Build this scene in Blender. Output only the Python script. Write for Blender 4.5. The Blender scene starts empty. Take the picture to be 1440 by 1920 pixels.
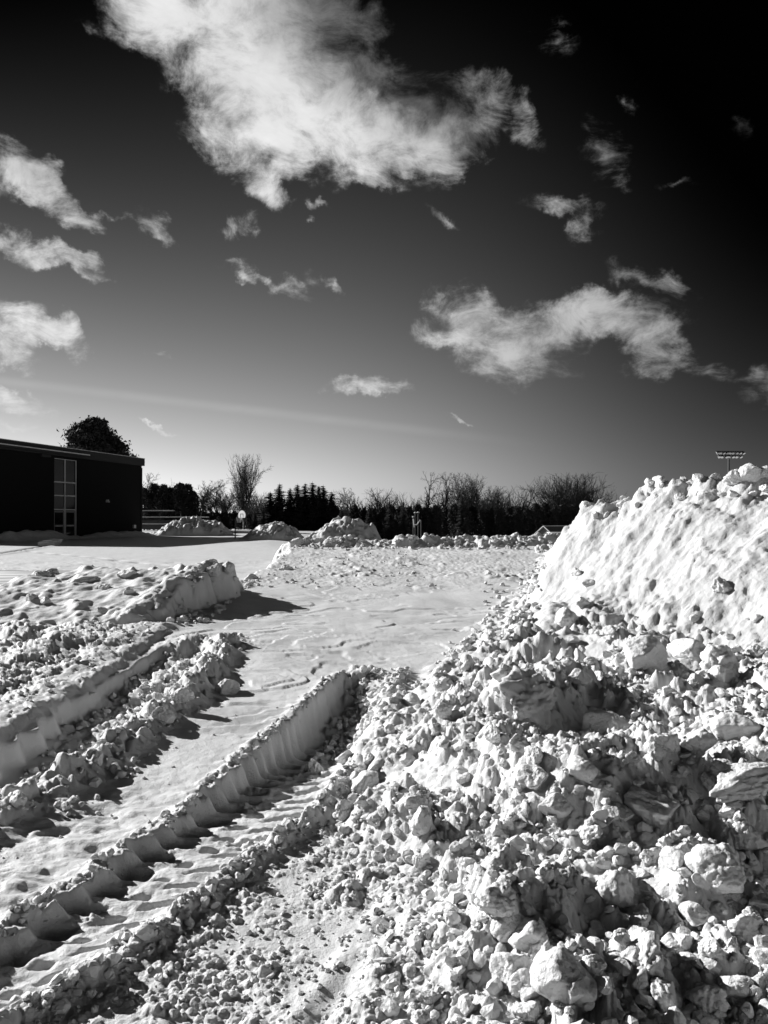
import bpy, math, random
import numpy as np
from mathutils import Vector

# ============================================================ camera, light, exposure
sc = bpy.context.scene
col = sc.collection
FPX, CX, HY, CZ = 1387.0, 720.0, 971.0, 1.65     # focal length and horizon in photograph pixels, eye height

cam_d = bpy.data.cameras.new('camera')
cam = bpy.data.objects.new('camera', cam_d)
col.objects.link(cam)
cam_d.sensor_fit = 'VERTICAL'
cam_d.sensor_height = 36.0
cam_d.lens = 26.0
cam_d.clip_start = 0.05
cam_d.clip_end = 6000
cam.location = (0, 0, CZ)
cam.rotation_euler = (math.radians(90.45), 0, 0)
sc.camera = cam

SUN_EL, SUN_AZ = 22.5, -58.0      # degrees; azimuth from +Y towards +X
EXPO = 0.66
sc.view_settings.view_transform = 'Standard'
sc.view_settings.look = 'None'
sc.view_settings.gamma = 1.0
sc.view_settings.use_curve_mapping = False
sc.view_settings.exposure = EXPO

el, az = math.radians(SUN_EL), math.radians(SUN_AZ)
SUND = Vector((math.sin(az) * math.cos(el), math.cos(az) * math.cos(el), math.sin(el)))
sun_d = bpy.data.lights.new('sun', 'SUN')
sun_d.energy = 5.0
sun_d.angle = math.radians(0.5)
sun_d.color = (1, 1, 1)
sun = bpy.data.objects.new('sun', sun_d)
sun.rotation_euler = SUND.to_track_quat('Z', 'Y').to_euler()
sun.location = SUND * 100
col.objects.link(sun)

world = bpy.data.worlds.new('World')
sc.world = world
world.use_nodes = True


class NT:
    """small helper round a node tree"""
    def __init__(s, t):
        s.t = t
    def n(s, typ, **kw):
        nd = s.t.nodes.new(typ)
        for k, v in kw.items():
            setattr(nd, k, v)
        return nd
    def put(s, sock, v):
        if isinstance(v, bpy.types.NodeSocket):
            s.t.links.new(v, sock)
        elif v is not None:
            sock.default_value = v
    def m(s, op, a, b=None, c=None, clamp=False):
        nd = s.n('ShaderNodeMath', operation=op, use_clamp=clamp)
        for i, v in enumerate((a, b, c)):
            s.put(nd.inputs[i], v)
        return nd.outputs[0]
    def v(s, op, a, b=None, c=None):
        nd = s.n('ShaderNodeVectorMath', operation=op)
        s.put(nd.inputs[0], a)
        s.put(nd.inputs[1], b)
        if c is not None:
            s.put(nd.inputs[3] if op == 'SCALE' else nd.inputs[2], c)
        return nd.outputs[1] if op in ('DOT_PRODUCT', 'LENGTH') else nd.outputs[0]
    def noise(s, vec, scale, detail=4, rough=0.55, dist=0.0):
        nd = s.n('ShaderNodeTexNoise')
        s.put(nd.inputs['Vector'], vec)
        nd.inputs['Scale'].default_value = scale
        nd.inputs['Detail'].default_value = detail
        nd.inputs['Roughness'].default_value = rough
        nd.inputs['Distortion'].default_value = dist
        return nd
    def ramp(s, x, lo, hi, a=0.0, b=1.0, smooth=True):
        nd = s.n('ShaderNodeMapRange')
        nd.interpolation_type = 'SMOOTHSTEP' if smooth else 'LINEAR'
        s.put(nd.inputs[0], x)
        for i, q in ((1, lo), (2, hi), (3, a), (4, b)):
            s.put(nd.inputs[i], q)
        return nd.outputs[0]


# clouds: x, y (photograph pixels, turned into directions), half axes, tilt, density
BLOBS = [
    (270, 10, 120, 75, 35, 1.0), (390, 80, 150, 95, 30, 1.0), (450, 170, 120, 110, 20, 1.0), (560, 110, 190, 150, 30, 1.3),
    (660, 210, 200, 130, 25, 1.3), (700, 285, 92, 60, 15, .95), (500, 225, 125, 85, 20, 1.05), (440, 285, 85, 50, 35, .8),
    (500, 350, 60, 38, 30, .9), (640, 130, 190, 150, 35, 1.1), (450, 20, 200, 80, 10, 1.2), (800, 240, 110, 75, 10, .85),
    (860, 150, 100, 48, 20, .62), (900, 205, 80, 65, 50, .5), (985, 215, 80, 26, 60, .42), (850, 300, 60, 45, 60, .3), (700, 360, 70, 20, 20, .35),
    (590, 382, 22, 14, 0, .45), (345, 235, 50, 16, 40, .32),
    (15, 305, 105, 58, 20, 1.0), (90, 358, 105, 42, 25, .9), (160, 395, 60, 30, 40, .55), (95, 288, 26, 16, 10, .6),
    (45, 462, 110, 34, 8, .9), (150, 484, 62, 28, 35, .7), (-90, 340, 110, 60, 0, .9), (-90, 465, 100, 40, 0, .9),
    (290, 425, 70, 26, 50, .62), (215, 390, 36, 15, 10, .5), (442, 436, 48, 30, -35, .62),
    (500, 540, 90, 24, 32, .55), (460, 522, 50, 14, 20, .42), (612, 550, 34, 15, 45, .5), (570, 540, 32, 20, 30, .25),
    (60, 610, 110, 38, 18, .65), (135, 640, 68, 34, 40, .7), (15, 645, 75, 24, 25, .7), (25, 735, 82, 30, 22, .85), (20, 793, 50, 18, 5, .6),
    (110, 805, 26, 12, 30, .5), (282, 814, 34, 9, 3, .6), (285, 675, 28, 12, 20, .4), (370, 870, 28, 12, 20, .45),
    (875, 590, 110, 60, 5, .95), (960, 645, 130, 68, 15, .95), (1070, 600, 130, 56, -5, .95), (1170, 585, 115, 46, 5, .9),
    (1230, 640, 70, 45, 40, .6), (1285, 680, 95, 32, 15, .55), (1220, 690, 60, 30, 0, .45), (1210, 515, 95, 26, 15, .42), (1265, 550, 50, 30, 50, .4),
    (715, 727, 85, 26, 5, .8), (1425, 725, 60, 45, -20, .6), (1065, 380, 82, 24, 5, .48), (1083, 418, 26, 34, 0, .45), (877, 786, 26, 8, 0, .5),
    (1140, 290, 70, 60, 60, .34), (1195, 210, 22, 45, 30, .3), (1045, 50, 45, 34, 0, .34), (1180, 355, 40, 26, 40, .28), (1275, 365, 55, 14, 5, .26),
    (1390, 225, 50, 22, 70, .18), (845, 412, 60, 15, 35, .3),
]
# darker bellies and dim parts of the clouds
SHADES = [(700, 60, 290, 160, 32, 1.3), (790, 175, 110, 60, 30, .6), (60, 310, 120, 60, 30, .4), (1040, 690, 150, 45, 0, .3), (1120, 650, 90, 40, 0, .25)]


def build_world():
    T = NT(world.node_tree)
    bg = world.node_tree.nodes['Background']
    sky = T.n('ShaderNodeTexSky', sky_type='NISHITA')
    sky.sun_disc = False
    sky.sun_elevation = math.radians(SUN_EL)
    sky.sun_rotation = math.radians(SUN_AZ)
    sep = T.n('ShaderNodeSeparateColor')
    T.put(sep.inputs[0], sky.outputs[0])
    red = sep.outputs[0]                                   # black and white film behind a red filter
    tc = T.n('ShaderNodeTexCoord').outputs['Generated']
    d = T.v('NORMALIZE', tc)
    sx = T.n('ShaderNodeSeparateXYZ')
    T.put(sx.inputs[0], d)
    x, y, z = sx.outputs
    cg = T.v('DOT_PRODUCT', d, tuple(SUND))
    c2 = T.m('MULTIPLY', cg, cg)
    P = T.m('DIVIDE', T.m('SUBTRACT', 1.0, c2), T.m('ADD', 1.0, c2))   # sky polarisation
    lin = T.m('MULTIPLY_ADD', P, 1.393, 0.746)
    lin = T.m('MULTIPLY_ADD', T.m('MULTIPLY', P, P), -1.68, lin)
    lin = T.m('MULTIPLY_ADD', T.m('MAXIMUM', z, 0.0), -1.567, lin)
    lin = T.m('MAXIMUM', lin, 0.05)
    base = T.m('MULTIPLY', red, T.m('MULTIPLY', lin, lin))

    # projected coordinates in front of the viewer, warped a little
    yy = T.m('MAXIMUM', y, 0.12)
    u = T.m('DIVIDE', x, yy)
    w = T.m('DIVIDE', z, yy)
    wn = T.noise(d, 9.0, 3, 0.55)
    wv = T.v('SUBTRACT', wn.outputs['Color'], (0.5, 0.5, 0.5))
    wn2 = T.noise(d, 32.0, 4, 0.62)
    wv2 = T.v('SUBTRACT', wn2.outputs['Color'], (0.5, 0.5, 0.5))
    cmb = T.n('ShaderNodeCombineXYZ')
    T.put(cmb.inputs[0], u)
    T.put(cmb.inputs[1], w)
    p = T.v('ADD', cmb.outputs[0], T.v('ADD', T.v('SCALE', wv, None, 0.10), T.v('SCALE', wv2, None, 0.06)))

    def blobsum(lst, p, power='QUADRATIC_SPHERE'):
        acc = None
        for (bx, by, rx, ry, rot, k) in lst:
            mp = T.n('ShaderNodeMapping', vector_type='TEXTURE')
            T.put(mp.inputs['Vector'], p)
            mp.inputs['Location'].default_value = ((bx - CX) / FPX, (HY - by) / FPX, 0)
            mp.inputs['Rotation'].default_value = (0, 0, -math.radians(rot))
            mp.inputs['Scale'].default_value = (rx * 1.17 / FPX, ry * 1.17 / FPX, 1)
            fl = T.v('MULTIPLY', mp.outputs[0], (1, 1, 0))
            g = T.n('ShaderNodeTexGradient', gradient_type='SPHERICAL')
            T.put(g.inputs[0], fl)
            acc = T.m('MULTIPLY_ADD', g.outputs['Fac'], k, 0.0 if acc is None else acc)
        return acc
    f = blobsum(BLOBS, p)
    front = T.ramp(y, 0.25, 0.5)
    # the same kind of scattered clouds goes on round the rest of the sky
    gen = T.noise(T.v('MULTIPLY', d, (1.6, 1.6, 4.5)), 1.9, 5, 0.55)
    gf = T.m('MULTIPLY', T.ramp(gen.outputs['Fac'], 0.56, 0.72, 0, 1.1), T.m('SUBTRACT', 1.0, front))
    f = T.m('MULTIPLY_ADD', f, front, gf)
    st = T.v('ADD', T.v('MULTIPLY', d, (1.0, 1.0, 1.7)), T.v('SCALE', wv, None, 0.05))
    fine = T.noise(st, 13.0, 11, 0.68, 0.45)
    fn = T.m('SUBTRACT', fine.outputs['Fac'], 0.5)
    sh = blobsum(SHADES, p)
    fs = T.m('MULTIPLY_ADD', sh, -0.30, T.m('SUBTRACT', 1.0, T.m('POWER', 2.718, T.m('MULTIPLY', f, -1.35))))
    dens = T.m('MULTIPLY_ADD', fn, 2.05, fs)
    edge = T.ramp(f, 0.0, 0.30)
    alpha = T.m('MULTIPLY', T.ramp(dens, 0.06, 1.02), edge)
    alpha = T.m('POWER', alpha, 1.2)
    alpha = T.m('MULTIPLY', alpha, T.ramp(z, 0.0, 0.06))
    # a faint contrail low over the horizon
    tl = T.m('ADD', T.m('MULTIPLY', u, 0.118), T.m('SUBTRACT', w, (HY - 755) / FPX - 0.118 * (720 - 350) / FPX * 1.0))
    tr = T.ramp(T.m('ABSOLUTE', tl), 0.0, 0.010, 0.10, 0.0)
    tr = T.m('MULTIPLY', tr, T.ramp(u, -0.05, 0.25, 1, 0))
    tr = T.m('MULTIPLY', tr, front)
    alpha = T.m('MAXIMUM', alpha, tr)
    # clouds are brighter towards the sun's side of the sky
    side = T.ramp(cg, 0.1, 0.75, 0.40, 1.0)
    thick = T.ramp(dens, 0.4, 1.3, 1.0, 0.9)
    cl = T.m('MULTIPLY', T.m('MULTIPLY', side, thick), T.m('SUBTRACT', 1.0, T.m('MINIMUM', T.m('MULTIPLY', sh, 0.95), 0.8)))
    cl = T.m('MULTIPLY', cl, T.m('MULTIPLY_ADD', fn, 0.9, 1.0))
    cl = T.m('MULTIPLY', cl, T.m('MULTIPLY_ADD', T.m('SUBTRACT', wn.outputs['Fac'], 0.5), 0.7, 1.0))
    cl = T.m('MULTIPLY', cl, 7.3)
    low = T.m('MULTIPLY', base, 1.0)
    cl = T.m('MAXIMUM', cl, low)
    mix = T.n('ShaderNodeMix', data_type='FLOAT')
    T.put(mix.inputs[0], alpha)
    T.put(mix.inputs[2], base)
    T.put(mix.inputs[3], cl)
    T.put(bg.inputs[0], mix.outputs[0])
    bg.inputs[1].default_value = 0.108 * 2 ** (-EXPO)
    world.cycles.sampling_method = 'NONE'


build_world()
sc.cycles.max_bounces = 6
sc.cycles.diffuse_bounces = 1
sc.cycles.caustics_reflective = False
sc.cycles.caustics_refractive = False

# ============================================================ helpers
def tag(o, label=None, cat=None, group=None, kind=None):
    if label: o['label'] = label
    if cat: o['category'] = cat
    if group: o['group'] = group
    if kind: o['kind'] = kind
    return o


def mesh_np(name, V, F, mat, smooth=True):
    """V (n,3), F (m,3) or (m,4) arrays -> mesh data"""
    V = np.asarray(V, np.float32)
    F = np.asarray(F, np.int32)
    k = F.shape[1]
    me = bpy.data.meshes.new(name)
    me.vertices.add(len(V))
    me.vertices.foreach_set('co', V.ravel())
    me.loops.add(F.size)
    me.loops.foreach_set('vertex_index', F.ravel())
    me.polygons.add(len(F))
    me.polygons.foreach_set('loop_start', np.arange(0, F.size, k, dtype=np.int32))
    me.polygons.foreach_set('loop_total', np.full(len(F), k, np.int32))
    me.polygons.foreach_set('use_smooth', np.full(len(F), smooth, bool))
    me.materials.append(mat)
    me.update(calc_edges=True)
    return me


def obj(name, me, parent=None, loc=None):
    o = bpy.data.objects.new(name, me)
    col.objects.link(o)
    if parent: o.parent = parent
    if loc is not None: o.location = loc
    return o


def empty(name, loc, rz=0.0):
    o = bpy.data.objects.new(name, None)
    o.empty_display_size = 0.3
    col.objects.link(o)
    o.location = loc
    o.rotation_euler = (0, 0, rz)
    return o


def copy_tree(o, parent=None):
    c = o.copy()
    col.objects.link(c)
    c.parent = parent
    for ch in list(o.children):
        copy_tree(ch, c)
    return c


class MB:
    """collects boxes, bars and tubes into one mesh"""
    def __init__(s):
        s.V, s.F = [], []
    def add(s, V, F):
        n = len(s.V)
        s.V += [tuple(v) for v in V]
        s.F += [tuple(i + n for i in f) for f in F]
    def box(s, c, size, R=None):
        hx, hy, hz = size[0] / 2, size[1] / 2, size[2] / 2
        P = [Vector((a * hx, b * hy, d * hz)) for d in (-1, 1) for b in (-1, 1) for a in (-1, 1)]
        if R is not None: P = [R @ q for q in P]
        P = [q + Vector(c) for q in P]
        s.add(P, [(0, 2, 3, 1), (4, 5, 7, 6), (0, 1, 5, 4), (2, 6, 7, 3), (0, 4, 6, 2), (1, 3, 7, 5)])
        return s
    def tube(s, pts, r, n=8):
        pts = [Vector(q) for q in pts]
        rs = r if isinstance(r, (list, tuple)) else [r] * len(pts)
        rings = []
        for i, q in enumerate(pts):
            t = (pts[min(i + 1, len(pts) - 1)] - pts[max(i - 1, 0)]).normalized()
            a = t.orthogonal().normalized() if i == 0 else (rings_a - t * rings_a.dot(t)).normalized()
            rings_a = a
            b = t.cross(a)
            rings.append([q + (a * math.cos(k * 2 * math.pi / n) + b * math.sin(k * 2 * math.pi / n)) * rs[i] for k in range(n)])
        V = [v for g in rings for v in g]
        F = [(i * n + k, i * n + (k + 1) % n, (i + 1) * n + (k + 1) % n, (i + 1) * n + k) for i in range(len(pts) - 1) for k in range(n)]
        s.add(V, F)
        s.add(rings[0], [tuple(reversed(range(n)))])
        s.add(rings[-1], [tuple(range(n))])
        return s
    def build(s, name, mat, parent=None, smooth=False, loc=None):
        me = bpy.data.meshes.new(name)
        me.from_pydata([tuple(v) for v in s.V], [], s.F)
        me.materials.append(mat)
        if smooth:
            me.polygons.foreach_set('use_smooth', [True] * len(me.polygons))
        return obj(name, me, parent, loc)


# ------------------------------------------------------------ numpy noise
def _hash(ix, iy, seed):
    h = (ix.astype(np.int64) * 374761393 + iy.astype(np.int64) * 668265263 + seed * 2147483647 * 7 + seed * 1013) & 0xFFFFFFFF
    h = ((h ^ (h >> 13)) * 1274126177) & 0xFFFFFFFF
    h = ((h ^ (h >> 16)) * 2246822519) & 0xFFFFFFFF
    h = h ^ (h >> 15)
    return (h & 0xFFFFFF).astype(np.float64) / 16777216.0


def perlin(x, y, seed=0):
    ix, iy = np.floor(x), np.floor(y)
    fx, fy = x - ix, y - iy
    u, v = fx * fx * fx * (fx * (fx * 6 - 15) + 10), fy * fy * fy * (fy * (fy * 6 - 15) + 10)
    def g(dx, dy):
        a = _hash(ix + dx, iy + dy, seed) * 2 * math.pi
        return np.cos(a) * (fx - dx) + np.sin(a) * (fy - dy)
    a = g(0, 0) * (1 - u) + g(1, 0) * u
    b = g(0, 1) * (1 - u) + g(1, 1) * u
    return (a * (1 - v) + b * v) * 1.5


def fbm(x, y, seed=0, oct=4, gain=0.5):
    s, a = 0, 1
    for i in range(oct):
        s = s + a * perlin(x, y, seed + i * 17)
        x, y = 1.62 * x + 1.18 * y + 3.7, -1.18 * x + 1.62 * y + 9.1
        a *= gain
    return s


def clods(x, y, cell, seed, fill=1.0):
    """height of overlapping angular lumps, one per cell, on a unit where a lump is about cell/2 high"""
    wx = x + cell * 0.22 * perlin(x / cell * 1.7, y / cell * 1.7, seed + 5)
    wy = y + cell * 0.22 * perlin(x / cell * 1.7 + 31, y / cell * 1.7, seed + 6)
    gx, gy = wx / cell, wy / cell
    ix, iy = np.floor(gx), np.floor(gy)
    best = np.zeros_like(gx)
    for dx in (-1, 0, 1):
        for dy in (-1, 0, 1):
            jx, jy = ix + dx, iy + dy
            cx = jx + 0.15 + 0.7 * _hash(jx, jy, seed)
            cy = jy + 0.15 + 0.7 * _hash(jx, jy, seed + 1)
            r0 = _hash(jx, jy, seed + 2)
            r = (0.30 + 0.62 * r0 * r0) * fill
            th = _hash(jx, jy, seed + 3) * math.pi
            tl = _hash(jx, jy, seed + 4) - 0.5
            c, s = np.cos(th), np.sin(th)
            px, py = gx - cx, gy - cy
            a = (px * c + py * s) / r
            b = (-px * s + py * c) / (r * 0.78)
            d = (np.abs(a) ** 2.7 + np.abs(b) ** 2.7) ** (2 / 2.7)
            h = 1.12 * r * np.maximum(0, 1 - d) ** 0.72 * (1.0 + 0.7 * tl * a)
            h = np.minimum(h, r * (0.66 + 0.5 * tl * a + 0.2 * b))
            best = np.maximum(best, h)
    return best * cell


def sstep(a, b, x):
    t = np.clip((x - a) / (b - a), 0, 1)
    return t * t * (3 - 2 * t)


def terrace(n, k, w=0.12):
    q = n * k
    f = q - np.floor(q)
    return (np.floor(q) + sstep(1 - w, 1, f)) / k


def lerp(x, X, Y):
    return np.interp(x, X, Y)


# ============================================================ materials
def mat_base(name):
    m = bpy.data.materials.new(name)
    m.use_nodes = True
    T = NT(m.node_tree)
    b = m.node_tree.nodes['Principled BSDF']
    return m, T, b


def snow_mat(name, lo=0.74, hi=0.84, dirt=0.0, bump=0.35, grain=90.0, crumb=0.0, mid=0.006, fine=0.0025):
    m, T, b = mat_base(name)
    pos = T.n('ShaderNodeNewGeometry').outputs['Position']
    n1 = T.noise(pos, 2.1, 5, 0.6)
    v = T.ramp(n1.outputs['Fac'], 0.3, 0.7, lo, hi)
    if dirt > 0:
        n2 = T.noise(pos, 14.0, 6, 0.72, 0.4)
        n3 = T.noise(pos, 3.2, 2, 0.5)
        k = T.m('MULTIPLY', T.ramp(n2.outputs['Fac'], 0.56, 0.66), T.ramp(n3.outputs['Fac'], 0.42, 0.60))
        k = T.m('MULTIPLY', k, dirt)
        v = T.m('MULTIPLY', v, T.m('SUBTRACT', 1.0, k))
    n6 = T.noise(pos, 75.0, 2, 0.5)
    n7 = T.noise(pos, 1.3, 3, 0.5)
    specks = T.m('MULTIPLY', T.ramp(n6.outputs['Fac'], 0.72, 0.75), T.ramp(n7.outputs['Fac'], 0.45, 0.65, 0.15, 0.8))
    v = T.m('MULTIPLY', v, T.m('SUBTRACT', 1.0, specks))
    T.put(b.inputs['Base Color'], T.comb(v) if hasattr(T, 'comb') else v)
    b.inputs['Roughness'].default_value = 0.62
    b.inputs['Specular IOR Level'].default_value = 0.25
    n4 = T.noise(pos, grain, 4, 0.7)
    n5 = T.noise(pos, 22.0, 4, 0.6)
    hgt = T.m('MULTIPLY_ADD', n4.outputs['Fac'], fine, T.m('MULTIPLY', n5.outputs['Fac'], mid))
    if crumb > 0:
        vo = T.n('ShaderNodeTexVoronoi', feature='SMOOTH_F1')
        T.put(vo.inputs['Vector'], T.v('ADD', pos, T.v('SCALE', n5.outputs['Color'], None, 0.03)))
        vo.inputs['Scale'].default_value = 48.0
        hgt = T.m('MULTIPLY_ADD', T.m('SUBTRACT', 0.6, vo.outputs['Distance']), crumb, hgt)
    bp = T.n('ShaderNodeBump')
    bp.inputs['Strength'].default_value = bump
    bp.inputs['Distance'].default_value = 1.0
    T.put(bp.inputs['Height'], hgt)
    T.put(b.inputs['Normal'], bp.outputs[0])
    return m


def plain_mat(name, v, rough=0.7, metal=0.0, var=0.25, scale=6.0, bump=0.0):
    m, T, b = mat_base(name)
    pos = T.n('ShaderNodeTexCoord').outputs['Object']
    n1 = T.noise(pos, scale, 5, 0.6)
    T.put(b.inputs['Base Color'], T.ramp(n1.outputs['Fac'], 0.3, 0.7, v * (1 - var), v * (1 + var)))
    b.inputs['Roughness'].default_value = rough
    b.inputs['Metallic'].default_value = metal
    if rough > .9: b.inputs['Specular IOR Level'].default_value = 0.1
    if bump:
        bp = T.n('ShaderNodeBump')
        bp.inputs['Strength'].default_value = 0.6
        bp.inputs['Distance'].default_value = bump
        T.put(bp.inputs['Height'], n1.outputs['Fac'])
        T.put(b.inputs['Normal'], bp.outputs[0])
    return m


M_SNOW = snow_mat('snow_ground', 0.60, 0.68, bump=0.9, crumb=0.0, mid=0.006, fine=0.006)
M_RUB = snow_mat('snow_rubble_white', 0.66, 0.76, dirt=0.20, bump=1.0, crumb=0.005, mid=0.012, fine=0.005)
M_MOUND = snow_mat('snow_mound_scraped', 0.50, 0.60, dirt=0.2, bump=1.0, mid=0.014, fine=0.006)
M_FARSNOW = snow_mat('snow_far', 0.50, 0.64, dirt=0.5, bump=0.8)
M_DIRTY = snow_mat('snow_dirty', 0.45, 0.6, dirt=0.95, bump=1.0)
M_TRUNK = plain_mat('bark_dark', 0.045, 0.9, scale=20)
M_TWIG = plain_mat('bare_twigs', 0.05, 0.9)
M_TWIGPALE = plain_mat('bare_twigs_pale', 0.16, 0.9)
M_NEEDLE = plain_mat('conifer_needles', 0.028, 0.85, scale=2)
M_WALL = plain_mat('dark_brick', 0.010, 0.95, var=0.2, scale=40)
M_FASCIA = plain_mat('dark_metal_fascia', 0.012, 0.7)
M_FRAME = plain_mat('pale_aluminium', 0.45, 0.5, var=0.1)
M_GLASS = plain_mat('dark_glass', 0.008, 0.05, var=0.3, scale=0.8)
M_DARKMETAL = plain_mat('dark_metal', 0.03, 0.5)
M_WHITE = plain_mat('white_painted_board', 0.75, 0.5, var=0.06)
M_LAMP = plain_mat('lamp_reflector', 0.8, 0.3, var=0.05)
M_WOOD = plain_mat('weathered_boards', 0.09, 0.85, scale=14)
M_SHINGLE = plain_mat('grey_shingles', 0.10, 0.8, scale=18)
M_FOREST = plain_mat('wooded_slope', 0.02, 0.95, scale=0.2)


def road_mat():
    m, T, b = mat_base('ploughed_asphalt_with_snow_streaks')
    pos = T.n('ShaderNodeNewGeometry').outputs['Position']
    st = T.v('MULTIPLY', pos, (0.22, 2.6, 1.0))
    n = T.noise(st, 1.0, 7, 0.62)
    T.put(b.inputs['Base Color'], T.ramp(n.outputs['Fac'], 0.40, 0.60, 0.07, 0.72))
    b.inputs['Roughness'].default_value = 0.75
    return m


M_ROAD = road_mat()

# ============================================================ terrain
XB_Y = [0, 2.2, 3, 4, 5, 6, 7, 8.5, 11.7, 16, 23, 26]
XB_X = [0.0, -0.02, 0.02, -0.22, -0.22, -0.02, 0.34, 0.85, 1.95, 3.3, 5.0, 5.5]
RL_Y = [1.5, 2.4, 2.8, 3.37, 4.25, 5.88, 7.17, 7.75]
RL_X = [-1.75, -1.57, -1.47, -1.29, -1.02, -0.68, -0.42, -0.28]
RR_Y = [1.5, 2.3, 2.46, 2.62, 2.82, 3.05, 3.3, 3.67, 4.07, 5.2, 6.5, 7.7]
RR_X = [-1.55, -1.30, -1.20, -1.09, -0.98, -0.89, -0.77, -0.62, -0.40, -0.12, 0.05, 0.15]


def ramp_h(x, y):
    z = lerp(y, [0, 4, 7, 10, 15, 20, 24, 27, 33], [0, 0, .08, .2, .45, .68, .84, .84, 0.0])
    xl = lerp(y, [0, 9.5, 10.5, 15, 22, 26], [-9, -9, -3.3, -2.75, -2.75, -3.2]) + 0.15 * perlin(y * 0.9, y * 0 + 3.3, 4)
    return z * sstep(-0.35, 0.1, x - xl) * (1 - sstep(9, 15, x))


def hump(x, y, cx, cy, rx, ry, h, rot=0.0, p=2.0):
    c, s = math.cos(rot), math.sin(rot)
    a = ((x - cx) * c + (y - cy) * s) / rx
    b = (-(x - cx) * s + (y - cy) * c) / ry
    return h * np.exp(-(a * a + b * b) ** (p / 2))


def rubble_mask(x, y):
    xb = lerp(y, XB_Y, XB_X)
    n = 0.22 * perlin(x * 1.3, y * 1.3, 11) + 0.1 * perlin(x * 5, y * 5, 12)
    return sstep(-0.10, 0.28, x - xb + n) * (1 - sstep(24, 28, y)), xb


def on(mask, x, y, f):
    out = np.zeros_like(x)
    if mask.any():
        out[mask] = f(x[mask], y[mask])
    return out


def powder(x, y):
    # 0 where the snow is packed or powdery between the lumps
    return sstep(-0.50, -0.12, fbm(x * 1.7, y * 1.7, 59, 3))


def rubble_lumps(x, y):
    xb = lerp(y, XB_Y, XB_X)
    dxr = np.maximum(0, x - xb)
    zr = 0.62 * (1 - np.exp(-dxr * 0.30)) * (1 - sstep(9, 14, x) * .6) * (1 - 0.40 * sstep(5, 8, y))
    zr = zr * lerp(y, [1.0, 2.2, 3.5, 6, 7.5, 9], [0.35, 0.5, 0.8, 1, .8, .5])
    zr = zr + 0.05 + 0.13 * fbm(x * 0.8, y * 0.8, 51, 3) * sstep(0.2, 1.5, dxr)
    # the hummocks one can pick out
    zr = zr + hump(x, y, 1.00, 3.75, 0.55, 0.30, 0.22, 0.25, 3.2) + hump(x, y, 0.62, 4.05, 0.28, 0.22, 0.12)
    zr = zr + hump(x, y, 1.05, 5.35, 0.42, 0.35, 0.20, 0.0, 3.0) - hump(x, y, 1.52, 5.2, 0.28, 0.3, 0.14)
    zr = zr - hump(x, y, 1.72, 3.15, 0.26, 0.35, 0.24, -0.5) + hump(x, y, 1.95, 3.6, 0.3, 0.35, 0.16)
    zr = zr - hump(x, y, 1.05, 2.25, 0.22, 0.2, 0.12) - hump(x, y, 0.98, 2.75, 0.2, 0.2, 0.10)
    zr = zr + hump(x, y, 0.5, 4.9, 0.25, 0.5, 0.10)
    a1 = sstep(0.0, 0.45, fbm(x * 1.1, y * 1.1, 53, 3))
    a2 = sstep(-0.1, 0.4, fbm(x * 2.3, y * 2.3, 55, 3))
    a3 = sstep(-0.4, 0.2, fbm(x * 3.1, y * 3.1, 57, 3))
    lum = 0.45 * clods(x, y, 0.50, 61) * a1 + 0.62 * clods(x, y, 0.25, 63) * (0.10 + 0.90 * a2)
    lum = lum + 0.62 * clods(x, y, 0.125, 65) * (0.15 + 0.85 * a3) + 0.80 * clods(x, y, 0.062, 67, 1.05) * (.45 + .55 * a2)
    lum = lum + 0.8 * clods(x, y, 0.034, 69, 1.05) * (1 - sstep(6, 9, y)) + 0.05 * fbm(x * 3.2, y * 3.2, 70, 4) + 0.010 * fbm(x * 22, y * 22, 71, 3)
    lum = lum * (0.35 + 0.65 * powder(x, y))
    return zr + lum * lerp(dxr, [0, 0.6], [0.6, 1.0])


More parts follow.
